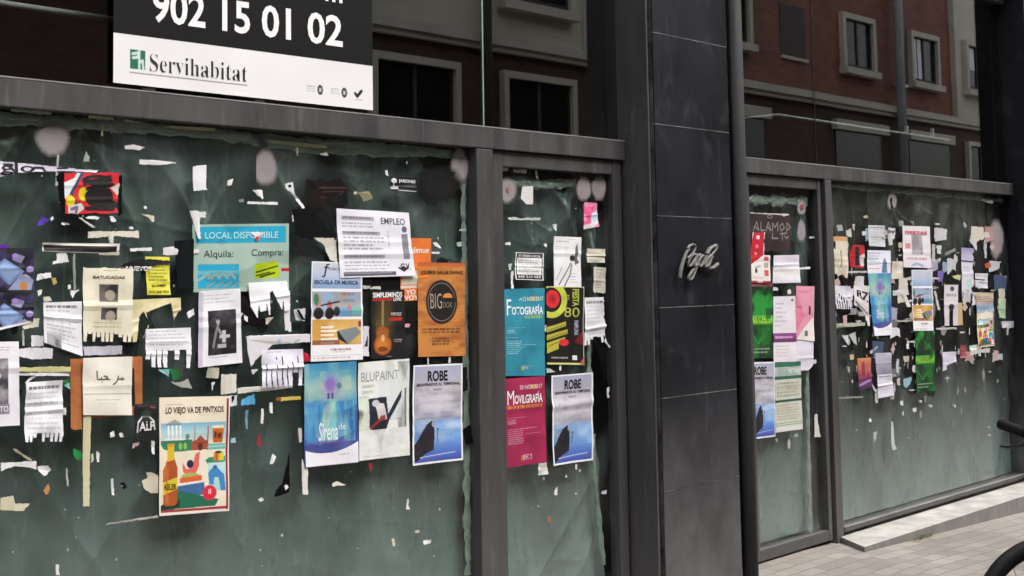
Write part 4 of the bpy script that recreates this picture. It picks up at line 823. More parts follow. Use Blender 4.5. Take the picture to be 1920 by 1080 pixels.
def p_alf(c): c.fill('131015'); c.line([(.12, .78), (.15, .52), (.35, .36), (.62, .36), (.82, .5), (.86, .74)], .035, 'cfcdcf'); c.rect(.1, .02, .95, .08, '3a3638'); c.line([(.7, .1), (.9, .12)], .03, '8a3c50'); c.ell(.5, .3, .2, .12, '27422e', .8)
sheet('sticker', 'black square sticker with white arc and letters, beside the food poster', 'sticker', [(250, 758), (294, 756), (294, 821), (250, 825)], p_alf, [('ALF', .2, .50, .82, .76, 'e4e2e4', .03)], layer=2, k=1.3)
def p_dim(c): c.fill('0c0909'); c.cloud(0, 0, 1, 1, '080607', '1c1110', 6, 1, 1); c.line([(.3, .25), (.85, .3)], .02, '4a302c'); c.line([(.3, .45), (.7, .62)], .02, '3a2620'); c.line([(.35, .35), (.8, .38), (.6, .55)], .015, '3f2a26'); c.torn('b', .35, 5).torn('r', .2, 6, 2).torn('t', .1)
sheet('torn_poster', 'nearly black torn poster remains left above the EMPLEO sheet', 'poster', [(572, 332), (650, 330), (676, 400), (575, 420)], p_dim, layer=1, curl=.0015, mt=MATTE_PRINT)
def p_blot(c): c.fill('0a090a'); c.cloud(0, 0, 1, 1, '080708', '1c1816', 7, 1, 1); c.torn('l', .25, 6).torn('b', .2, 6, 1).torn('r', .2, 5, 2).torn('t', .25, 6, 4)
sheet('torn_poster', 'black torn poster remains by the upper right corner of the large left window', 'poster', [(780, 314), (862, 312), (858, 378), (784, 376)], p_blot, layer=1, curl=.0015, mt=MATTE_PRINT)
def p_tree(c): c.fill('101013'); c.ell(.14, .28, .11, .18, 'd5dad9'); c.rect(.12, .4, .16, .7, 'd5dad9'); c.line([(.04, .78), (.28, .74)], .04, 'd5dad9'); c.rows(.34, .55, .95, .68, 1, '6a7076'); c.rect(.3, .88, 1, .93, 'aab0b2')
sheet('sticker', 'small black label with white tree emblem, left of black torn remains', 'sticker', [(729, 331), (779, 334), (778, 362), (730, 358)], p_tree, [('JARDINES', .32, .14, .96, .42, 'dfe4e6', .03)], layer=2, k=1.4)

# ---- left glass door
def p_box(c): c.fill('eeeeec'); c.rect(.03, .03, .97, .06, '1a1a1a').rect(.03, .94, .97, .97, '1a1a1a').rect(.03, .03, .06, .97, '1a1a1a').rect(.94, .03, .97, .97, '1a1a1a'); c.rect(.05, .05, .95, .19, '171717'); c.rect(.05, .81, .95, .95, '171717'); c.rows(.12, .27, .88, .74, 6, '6a6a6a', .15, .5)
sheet('notice', 'black framed white notice in the left door, above the turquoise poster', 'notice', [(963, 473), (1017, 475), (1016, 526), (964, 524)], p_box, [('SE VENDE LOCAL', .1, .075, .9, .16, 'e9e9e9', .02), ('645 210 483', .1, .84, .9, .92, 'e9e9e9', .02)], layer=2, k=1.3)
def p_sketch(c): c.fill('eeeeef'); c.rows(.1, .09, .7, .115, 1, '333333'); c.rows(.5, .05, .9, .065, 1, '777777'); c.rows(.08, .2, .7, .36, 4, '9a9a9a', .3, .35); c.poly([(.75, .45), (.80, .2), (.86, .12), (.9, .3), (.86, .42), (.95, .5), (.8, .55)], '6a6a6e'); c.ell(.68, .42, .10, .06, '2c2c30'); c.line([(.62, .52), (.45, .7), (.2, .95)], .02, '555558').line([(.66, .55), (.6, .75), (.4, .97)], .025, '6d6d70').line([(.3, .6), (.1, .85)], .015, 'aaaaaa'); c.rows(.6, .72, .92, .94, 4, '888888', .4, .3)
sheet('poster', 'white poster with a grey ink sketch at the top of left door', 'poster', [(1036, 443), (1087, 445), (1088, 540), (1037, 538)], p_sketch, layer=1, k=1.4)
def p_pink(c): c.fill('ea5c92'); c.cloud(0, 0, 1, 1, 'ee4f8c', 'f2b6cf', 3, 1, .7); c.poly([(.5, .95), (.55, .45), (1, .3), (1, .8)], 'cfe0ee'); c.rows(.15, .1, .8, .2, 1, 'f7c9da'); c.poly([(0, .85), (1, .8), (.7, 1), (0, 1)], 'e9e4e0')
sheet('flyer', 'small pink and white flyer near the top right of left door', 'flyer', [(1093, 379), (1117, 381), (1120, 425), (1092, 430)], p_pink, layer=2, k=1.5)
sheet('card', 'small cream card right of the ink sketch poster', 'card', [(1098, 466), (1133, 467), (1132, 493), (1099, 492)], lambda c: c.fill('dcd8c6').ell(.45, .25, .2, .1, 'd6b99c', .6).rows(.2, .3, .8, .8, 3, 'c4bda8'), layer=1, k=1.3)
sheet('notice', 'narrow beige notice under the small cream card', 'notice', [(1112, 500), (1134, 502), (1133, 553), (1110, 551)], chain(lambda c: c.fill('cfccbc').rows(.2, .08, .8, .14, 1, '444444').rows(.2, .2, .8, .8, 8, '9a9788', .3), lambda c: c.torn('b', .12)), layer=1, k=1.4)
sheet('flyer', 'white crumpled flyer with torn foot, right of the vinyl poster', 'flyer', [(1094, 558), (1131, 557), (1137, 640), (1093, 648)], chain(notice(9, '9a9a9c', head=True), lambda c: c.fringe(.86, 7, gone=(2, 3, 4)).torn('r', .12)), layer=1, curl=.012)
def p_foto(c):
    c.fill('2b8aa0'); c.cloud(0, 0, 1, 1, '2f93aa', '257b92', 3, 1, .7); c.line([(.38, .13), (.42, .11), (.44, .14)], .01, 'b9dde2'); c.rect(.66, .095, .80, .145, 'c9a13a'); c.rows(.5, .31, .95, .345, 1, '9fb93a', .05, .9, .95)
    c.rows(.05, .445, .6, .455, 1, 'a9d6de'); c.rows(.05, .47, .3, .52, 3, 'a9d6de', .4); c.rows(.05, .56, .4, .57, 1, 'a9d6de'); c.rows(.05, .6, .55, .76, 7, '9ccfd9', .5, .45); c.rows(.4, .64, .85, .66, 1, '9ccfd9'); c.rect(.40, .885, .45, .935, 'b09a44'); c.rect(.45, .885, .66, .93, 'b9dde2', .7)
sheet('poster', 'turquoise poster headed FOTOGRAFÍA in the left door', 'poster', [(944, 542), (1018, 540), (1020, 704), (945, 705)], p_foto, [('OTOGRAFÍA', .18, .185, .96, .30, 'eaf4f6', .02), ('F', .05, .12, .165, .305, 'eaf4f6', .0), ('13 NOV 2017', .46, .095, .96, .145, 'cfe3d6', .02), ('CIB', .47, .885, .66, .93, '2b8aa0', .03)], layer=2, k=1.3)
def p_vinyl(c):
    c.fill('100d0c'); c.ell(.12, .17, .43, .235, 'c9cf4a', 1, .04); c.ell(.12, .17, .28, .16, '15110f', 1, .04); c.ell(.16, .16, .19, .115, 'd92b33', 1, .05); c.ell(.16, .16, .10, .06, 'b41f28', 1, .1); c.ell(.16, .16, .02, .012, '2a1012')
    for k_, (a, e) in enumerate(((.0, .52), (.0, .56), (.0, .5))): c.poly([(0, .525+k_*.10), (e, .445+k_*.10), (e, .505+k_*.10), (0, .60+k_*.10)], 'bcb63c'); c.line([(.02, .57+.1*k_), (e-.02, .485+.1*k_)], .008, '6d6a24'); c.line([(0, .60+.1*k_), (e, .51+.1*k_)], .012, '201c10')
    c.poly([(0, .80), (.33, .72), (.33, .80), (0, .86)], 'bcb63c'); c.ell(.47, .715, .13, .045, 'd92b3b', 1, .1); c.poly([(.75, .7), (1, .55), (1, .75), (.8, .72)], '6a1018'); c.poly([(.85, 1), (1, .93), (1, 1)], 'c0262e'); c.rows(.12, .905, .6, .93, 1, 'c9c4be', .05, .8); c.rect(.70, .88, .82, .94, 'e6e4e0')
    c.rect(0, 0, 1, .008, 'd8d6a0').rect(0, .975, 1, 1, 'd8d48a').rect(.985, 0, 1, 1, 'cfcaa8'); c.poly([(.9, .97), (1.0, .90), (1.0, 1), (.9, 1)], 'c8564a')
Y8 = 'b4ba55'
sheet('poster', 'black yellow and red vinyl record poster with number 80', 'poster', [(1022, 537), (1092, 538), (1092, 684), (1023, 683)], p_vinyl, [('80', .46, .265, .88, .39, Y8, .0), ('FIESTA', .68, .03, .86, .25, Y8, .03, -90), ('DE LOS', .42, .10, .60, .17, Y8, .02), ('PAMPLONA', .74, .43, .86, .62, 'b9b2cc', .02, -90)], layer=3, k=1.3)
def p_movil(c):
    c.fill('a3214f'); c.cloud(0, 0, 1, 1, 'ab2555', '931c46', 3, 1, .7); c.rect(.62, .085, .79, .135, 'd99a3a'); c.rows(.05, .315, .93, .35, 1, 'd98f3c', .03, .95, .95)
    c.rows(.05, .45, .6, .46, 1, 'e0b3c4'); c.rows(.05, .475, .3, .525, 3, 'e0b3c4', .4); c.rows(.05, .575, .9, .59, 1, 'd9a6ba'); c.rows(.05, .6, .5, .76, 7, 'd9a6ba', .3, .45); c.rows(.5, .64, .9, .65, 1, 'd9a6ba'); c.rect(.38, .885, .44, .945, 'b57a3a'); c.rect(.44, .88, .64, .935, 'e6c6d2', .8)
sheet('poster', 'crimson poster headed MOVILGRAFÍA in the left door', 'poster', [(944, 710), (1019, 705), (1022, 866), (948, 877)], p_movil, [('OVILGRAFÍA', .23, .17, .93, .295, 'f6eef2', .02), ('M', .05, .14, .215, .30, 'f6eef2', .0), ('20 NOV 2017', .36, .085, .93, .135, 'e6c3cc', .02), ('CIB', .46, .885, .63, .93, 'a3214f', .03)], layer=2, k=1.3)
sheet('poster', 'creased ROBE poster of a sea rock, in the left door', 'poster', [(1030, 704), (1109, 698), (1108, 862), (1032, 873)], p_robe, RT, layer=2, k=1.3, group=GR, curl=.014)
sheet('tag', 'small white tag hanging below the crimson poster', 'tag', [(1007, 868), (1022, 866), (1026, 889), (1007, 891)], lambda c: c.fill('dedcd4').rows(.1, .2, .9, .8, 3, 'bcbab2'), layer=2)

# ---- right glass door
def p_redw(c): c.fill('ebe6e2'); c.poly([(.25, 0), (.75, 0), (.70, .45), (.0, .68), (.05, .3)], 'c4192e'); c.ell(.45, .1, .08, .04, 'e6dada'); c.ell(.4, .28, .07, .04, 'e9a0a8', .6); c.ell(.35, .42, .05, .03, 'e6c0c4', .6); c.rect(.3, .72, .4, .8, '3a3a38'); c.line([(.32, .7), (.55, .66)], .03, 'aab0b0'); c.rect(.72, .48, .92, .56, 'c94a58').rect(.72, .6, .92, .7, 'b5a894').rect(.72, .74, .92, .86, 'cf5a50'); c.rows(.02, .88, .7, .92, 2, 'cf8a90'); c.rect(0, .955, 1, 1, 'a82436'); c.rect(.4, .955, .65, .99, 'e0c9cc'); c.cut([(-.1, -.1), (.22, -.1), (.0, .6), (-.1, .6)]); c.cut([(.8, -.1), (1.1, -.1), (1.1, .45), (.74, .45)])
sheet('flyer', 'red and white flyer with torn top in the right door', 'flyer', [(1401, 435), (1441, 436), (1442, 531), (1402, 530)], p_redw, layer=2, k=1.4)
sheet('sheet', 'blank pale sheet right of the red and white flyer', 'sheet', [(1448, 479), (1496, 478), (1498, 530), (1447, 531)], lambda c: c.fill('e4dfe8').grad(0, 0, 1, 1, ['ecd9e2', 'e4e0ea', 'e6e4d9', 'dfdbe6']).cloud(0, 0, 1, 1, 'e9e2ec', 'd3cede', 3, 1, .3), layer=2)
def p_green(c): c.fill('0f5c1e'); c.cloud(0, 0, 1, .45, '062a0c', '1d8f34', 3, 1, 1, 2, .42, .6); c.grad(0, .40, 1, .54, ['4aa83c', '6fc03a', '2a8a2a']); c.rect(.15, .43, .7, .49, 'a5d63c', .8); c.rows(.15, .5, .9, .53, 1, 'c9c93c'); c.rect(.7, .3, .9, .45, '0c4416', .8); c.cloud(0, .55, 1, 1, '062a0c', '146a22', 4, 1, 1, 5)
def p_green2(c):
    p_green(c)
    for k_ in range(7): c.line([(.35, .80), (.35+.5*math.sin(k_*.7-2), .80-.28*abs(math.cos(k_*.5)))], .012, '2f9a3c', .6)
    c.rows(.05, .86, .9, .96, 2, '9fb8a2', .3, .4)
GG = 'green party posters'
sheet('poster', 'tall green plant poster at left of the right door', 'poster', [(1403, 537), (1446, 537), (1447, 671), (1404, 672)], p_green2, [('VERDE', .15, .43, .8, .485, '2a6a20', .02)], layer=3, k=1.4, group=GG)
def p_whitepur(c): c.fill('e6e0e6'); c.rows(.1, .1, .6, .5, 6, 'aaa2ac', .5, .35); c.rect(0, .56, 1, .70, '7d3a78'); c.rows(.08, .61, .9, .65, 1, 'd9b9d6', .1, .8); c.rows(.1, .75, .8, .95, 4, 'c9b0b4', .4, .35); c.ell(.85, .06, .06, .02, '6a6a70')
sheet('flyer', 'white flyer with a purple band in the right door', 'flyer', [(1448, 556), (1490, 555), (1491, 678), (1448, 679)], p_whitepur, layer=2, k=1.4)
def p_pinkw(c): c.fill('eadfe2'); c.poly([(0, 0), (1, 0), (1, .62), (0, 1)], 'e29aae'); c.poly([(0, .1), (.5, .55), (0, .85)], 'dd7f98'); c.rows(.05, .08, .9, .14, 2, 'a8566c'); c.rect(.7, .36, .8, .52, '3a2830'); c.rows(.05, .38, .4, .44, 1, '7a4a58'); c.poly([(.5, .75), (1, .55), (1, 1), (0, 1)], 'ece4dc'); c.rect(.5, .82, .65, .92, '6a6468')
sheet('flyer', 'pink and white flyer at upper right of the right door posters', 'flyer', [(1489, 536), (1524, 537), (1524, 640), (1490, 636)], p_pinkw, layer=3, k=1.4)
sheet('sheet', 'blank white sheet with rounded foot below the pink flyer', 'sheet', [(1490, 622), (1524, 624), (1523, 694), (1491, 695)], lambda c: c.fill('dfdae6').cut([(.6, 1.1), (1, .88), (1.1, .8), (1.1, 1.1)]), layer=1)
sheet('poster', 'narrow ROBE poster of a sea rock, partly hidden in the right door', 'poster', [(1408, 679), (1449, 678), (1451, 818), (1410, 823)], p_robe, [('ROBE', .06, .06, .62, .17, '0f0d12', .03), ('BIENVENIDOS AL TEMPORAL', .05, .195, .9, .225, '2c2a33', .02)], layer=4, k=1.3, group=GR)
def p_greenlist(c): c.fill('c9cdbf'); c.rect(0, 0, 1, .07, '2a6a52'); c.rect(0, .2, 1, .25, '2a6a52').rect(0, .54, 1, .58, '24503e'); c.cloud(0, .07, 1, .2, 'c4c6c0', '8fa69a', 5, 1, .8); c.rows(.05, .29, .95, .52, 5, 'a88a7c', .1, .6, .6); c.rows(.05, .3, .95, .54, 4, '5a8a70', .3, .3, .5, 3); c.rows(.05, .61, .95, .85, 6, 'a8907f', .1, .6, .6); c.rect(0, .875, 1, .885, '333a36').rect(0, .905, 1, .915, '333a36'); c.rect(0, .93, 1, 1, 'd9d9cf')
sheet('poster', 'green and cream programme list in the right door', 'poster', [(1450, 680), (1499, 677), (1502, 804), (1452, 811)], p_greenlist, [('FESTIVAL', .5, .10, .95, .16, 'e6ece6', .02)], layer=3, k=1.3)
def p_chalk(c): c.fill('2a1c1c'); c.cloud(0, 0, 1, 1, '2c1f1f', '3c2c2a', 3, 1, 1)
sheet('brown_card', 'dark brown card with chalk scrawl at the top of right door', 'card', [(1402, 400), (1482, 404), (1480, 474), (1403, 474)], lambda c: (p_chalk(c), c.torn('b', .1), [c.line(l, .010, '8a807c') for l in ([(.12, .42), (.2, .2), (.25, .42), (.15, .32)], [(.3, .2), (.3, .42), (.38, .42)], [(.42, .42), (.47, .2), (.53, .42), (.45, .33)], [(.57, .42), (.57, .22), (.63, .34), (.69, .2), (.70, .42)], [(.8, .22), (.74, .3), (.78, .42), (.85, .34), (.8, .22)], [(.9, .42), (.9, .2), (.99, .32), (.9, .42)], [(.56, .5), (.56, .62), (.70, .62)], [(.75, .5), (.9, .48)], [(.8, .48), (.8, .66)], [(.86, .55), (.9, .62), (.95, .56)])], c.ell(.5, .06, .06, .05, '9a908c', .7), c.ell(.5, .06, .04, .03, '2a1c1c')), layer=0, k=1.5)

# ---- large right window
def small(kind):
    return {'w': notice(5, '8d8d94'), 'g': notice(6, '7d7d80', tone='c9c9cc')}[kind]
def p_wornc(c): c.fill('d9d0b9'); c.rect(0, 0, 1, .1, 'c99a6a'); c.cloud(0, .1, 1, 1, 'ddd5c2', 'b9ad94', 3, 1, .8); c.line([(.45, .35), (.5, .6), (.42, .7)], .05, '8a7f78'); c.cut([(-.1, .1), (.1, .12), (.12, .3), (-.1, .25)]); c.torn('b', .15).torn('r', .12)
sheet('torn_poster', 'worn cream torn poster at upper left of the right window', 'poster', [(1561, 443), (1590, 444), (1590, 526), (1563, 522)], p_wornc, layer=2, k=1.4)
def p_redb(c): c.fill('a81420'); c.rect(.35, .1, .6, .9, '17060a'); c.ell(.75, .3, .15, .18, 'b8222c'); c.poly([(.6, .5), (1, .3), (1, .9), (.7, .95)], 'cfc4c0'); c.rect(0, .92, 1, 1, 'c02030'); c.cut([(-.1, -.1), (.3, -.1), (-.1, .4)]); c.torn('r', .15)
sheet('torn_poster', 'torn red and black poster piece in the right window', 'poster', [(1591, 458), (1622, 460), (1621, 503), (1592, 500)], p_redb, layer=1, k=1.4)
sheet('notice', 'small grey notice above the white and blue poster in right window', 'notice', [(1626, 422), (1657, 423), (1658, 463), (1627, 461)], small('g'), layer=1, k=1.4)
def p_wt(c): c.fill('dfe0ea'); c.rows(.05, .1, .6, .7, 5, '8a8c9c', .3, .4); c.poly([(.6, .95), (.66, .45), (.75, .3), (.82, .5), (.86, .95)], '5f7f9c'); c.rect(.05, .75, .5, .8, 'd99a9a')
sheet('flyer', 'white flyer with a blue tower above the small mermaid poster', 'flyer', [(1624, 469), (1668, 470), (1668, 514), (1625, 514)], p_wt, layer=2, k=1.4)
sheet('poster', 'small blue mermaid poster in the right window', 'poster', [(1624, 513), (1668, 512), (1670, 628), (1636, 630)], p_mermaid, [('Sirena', .26, .58, .62, .72, 'e6ecf2', .01)], layer=3, k=1.4)
def p_redtx(c): c.fill('e2dbe0'); c.rows(.08, .14, .9, .25, 1, 'c4626c', .05, .8); c.cloud(.32, .2, .72, .68, '8f8a8e', 'b5b0b4', 4, 1, 1); c.rect(.1, .42, .28, .55, 'd58a92'); c.rows(.12, .76, .88, .82, 1, 'b85560', .05, .8); c.line([(.3, .95), (.5, .90), (.7, .95)], .02, '9ab0cf')
sheet('poster', 'white poster with red heading and grey portrait in right window', 'poster', [(1690, 423), (1741, 425), (1744, 503), (1692, 501)], p_redtx, [('FIESTAS', .1, .12, .9, .2, 'c4505c', .02)], layer=2, k=1.4)
sheet('card', 'blank cream card between mermaid and red headed poster', 'card', [(1670, 490), (1691, 490), (1692, 523), (1670, 523)], lambda c: c.fill('d6cdbf').cloud(0, 0, 1, 1, 'dad2c4', 'c9c0b0', 3), layer=1)
sheet('flyer', 'white flyer with tear off strips at left of the right window', 'flyer', [(1560, 535), (1592, 537), (1596, 580), (1566, 579)], chain(lambda c: c.fill('dcdae4'), lambda c: c.fringe(.12, 7, gap=.15)), layer=2)
def p_rz(c): c.fill('dcd8d8'); c.rect(.1, .62, .95, .72, '8f8a88'); c.cut([(.2, .75), (.75, .75), (.75, 1.1), (.1, 1.1)]); c.torn('b', .15)
sheet('torn_flyer', 'torn white flyer with bold dark letters left of mermaid', 'flyer', [(1599, 535), (1627, 536), (1628, 618), (1600, 575)], p_rz, [('RZ', .2, .16, .98, .40, '2a2626', .03)], layer=1, k=1.4)
sheet('poster', 'small music school poster in the right window', 'poster', [(1707, 506), (1746, 506), (1748, 620), (1710, 620)], p_music, layer=2, k=1.4)
sheet('poster', 'tall green plant poster in the right window', 'poster', [(1714, 621), (1750, 620), (1751, 733), (1716, 736)], p_green2, [('VERDE', .15, .43, .8, .485, '2a6a20', .02)], layer=3, k=1.4, group=GG)
def p_orp(c): c.fill('c9705a'); c.grad(0, 0, 1, 1, ['cf8a62', 'c4605a', '7a2f58', '3a2450']); c.ell(.4, .35, .15, .25, '7a3a30', .8); c.line([(.1, .85), (.9, .75)], .05, '9a86b8'); c.ell(.75, .6, .12, .08, '8a2040')
sheet('flyer', 'orange to purple flyer low in the right window', 'flyer', [(1606, 672), (1631, 670), (1633, 726), (1609, 732)], p_orp, layer=1, k=1.5)
sheet('flyer', 'grey photo flyer above a white note in right window', 'flyer', [(1639, 662), (1669, 661), (1670, 700), (1641, 703)], lambda c: c.fill('b5b2c0').grad(0, 0, 1, 1, ['c4c0cc', 'a39fb0', '8f8a9c']).rows(.1, .05, .5, .1, 1, '77748a'), layer=2, k=1.3)
sheet('notice', 'white note hanging at a tilt under the grey photo flyer', 'notice', [(1642, 703), (1670, 700), (1674, 741), (1644, 747)], notice(5, 'b0acb8', tone='dcd8e6'), layer=3, k=1.4)
def p_aleg(c): c.fill('d6d0d4'); c.rows(.15, .22, .9, .3, 1, '6a666a', .05, .8); c.ell(.5, .55, .2, .08, '2c2628'); c.cut([(.38, .62), (.62, .62), (.62, 1.1), (.38, 1.1)]); c.ell(.6, .1, .15, .06, '4a4648')
sheet('torn_flyer', 'white flyer torn into two legs, right of small music poster', 'flyer', [(1768, 534), (1794, 534), (1795, 610), (1769, 611)], p_aleg, layer=2, k=1.4)
scrap([(1795, 568), (1803, 567), (1804, 609), (1794, 610)], 'c9ad80', 'tan strip right of the white two legged flyer', layer=1)
def p_tall(c): c.fill('d9d4e0'); c.grad(0, 0, 1, .3, ['8f86b0', 'b9b2cc', 'c4bcd6']); c.rect(0, .26, .8, .29, '2a2634'); c.ell(.6, .7, .2, .1, 'a9d6c4', .8); c.cut([(.4, .85), (.6, .85), (.6, 1.1), (.4, 1.1)]); c.torn('b', .12).torn('r', .25, 6); c.rows(.1, .38, .7, .5, 3, '9a94a4')
sheet('torn_poster', 'tall torn purple and white poster strip in right window', 'poster', [(1801, 464), (1828, 466), (1824, 560), (1801, 556)], p_tall, layer=2, k=1.4)
sheet('torn_flyer', 'white torn flyer with a black line beside the tall purple strip', 'flyer', [(1826, 512), (1850, 513), (1850, 543), (1827, 541)], lambda c: c.fill('d3d2da').rect(0, .38, .8, .45, '1c1a1e').rows(.1, .1, .8, .3, 2, 'b08a92').torn('b', .1), layer=2, k=1.4)
sheet('poster', 'small food festival poster in the right window', 'poster', [(1829, 586), (1861, 580), (1863, 648), (1832, 652)], p_pintxos, layer=2, k=1.6)
def p_top(c): c.fill('c9b8a4'); c.rows(.08, .2, .92, .34, 1, '6a5a4c', .05, .8); c.grad(0, .5, 1, 1, ['a9a4ac', '7fa0b4', 'b9c4d6']); c.rect(0, .44, 1, .48, 'b5685a')
sheet('poster', 'beige and blue poster above the small food festival poster', 'poster', [(1828, 548), (1860, 549), (1861, 584), (1829, 587)], p_top, layer=3, k=1.4)
sheet('card', 'pale green card near the right edge of the right window', 'card', [(1870, 560), (1884, 560), (1884, 597), (1872, 596)], lambda c: c.fill('b5d0ac').rows(.2, .1, .8, .9, 7, '9ab894'), layer=1)
sheet('tag', 'white T shaped tag near the right edge of the right window', 'tag', [(1877, 602), (1899, 602), (1899, 629), (1878, 628)], lambda c: c.fill('d2d0d6').cut([(-.1, .5), (.35, .48), (.4, 1.1), (-.1, 1.1)]).cut([(.6, .5), (1.1, .45), (1.1, 1.1), (.55, 1.1)]), layer=1, k=1.5)
sheet('torn_flyer', 'lilac white square with torn corner, right of tall green poster', 'flyer', [(1765, 660), (1791, 659), (1792, 686), (1766, 696)], lambda c: c.fill('d6d2e0').cut([(.3, .8), (1.1, .7), (1.1, 1.1), (.32, 1.1)]).rows(.3, .3, .9, .6, 3, 'c0bccc'), layer=2)
sheet('torn_poster', 'small dark red torn poster right of the lilac square', 'poster', [(1798, 641), (1814, 643), (1814, 671), (1799, 671)], lambda c: c.fill('8a3c44').cloud(0, 0, 1, 1, 'a8505a', '5a2430', 4).rect(0, .9, 1, 1, 'c98a90').torn('r', .3).torn('t', .3), layer=1, k=1.6)
sheet('card', 'small pale green white card right of the dark red piece', 'card', [(1816, 648), (1830, 646), (1831, 663), (1818, 667)], lambda c: c.fill('cfd8cc').poly([(.2, .6), (1, .5), (1, 1), (.2, 1)], 'e0e2e0'), layer=1)

# ------------------------------------------------------------------ torn scraps, tape and blots
GRP = {
 'LW': ('small white torn scrap stuck to the large left window', 'small white scraps on the large left window'),
 'LG': ('small grey residue fleck on the large left window', 'grey flecks on the large left window'),
 'LK': ('dark torn paper remains between the posters of the large left window', 'dark remains on the large left window'),  # torn paper, and also shadow patches painted dark between the posters
 'LT': ('piece of pale yellow masking tape along the top of the large left window', 'masking tape along the top of the left window'),
 'LD': ('small white torn scrap on the left door glass', 'small white scraps on the left door'),
 'RD': ('small white torn scrap on the right door glass', 'small white scraps on the right door'),
 'RW': ('small white torn scrap stuck to the large right window', 'small white scraps on the large right window'),
 'FR': ('pale fleck of paper or glue on the large right window', 'pale flecks on the large right window'),
 'FD': ('pale fleck of paper or glue on the left door glass', 'pale flecks on the left door'),
 'RK': ('dark torn paper remains between the posters of the large right window', 'dark remains on the large right window'),
}
Wt, Cr, Gy = 'e8e7e8', 'd8d2ba', '9aa39c'
def S(pts, col, lab, cat='paper scrap', name='paper_scrap', layer=1, jit=.9, **k):
    if lab in GRP: l, g = GRP[lab]
    else: l, g = lab, None
    if lab == 'LT': name, cat = 'masking_tape', 'tape'
    if lab in ('LK', 'RK'): name, cat = 'remains_and_shade', 'poster remains'
    if lab in ('LG', 'FR', 'FD'): name, cat = 'paper_residue_fleck', 'fleck'  # tiny scraps of paper and specks of residue
    return scrap(pts, col, l, cat, name, g, layer, jit, **k)
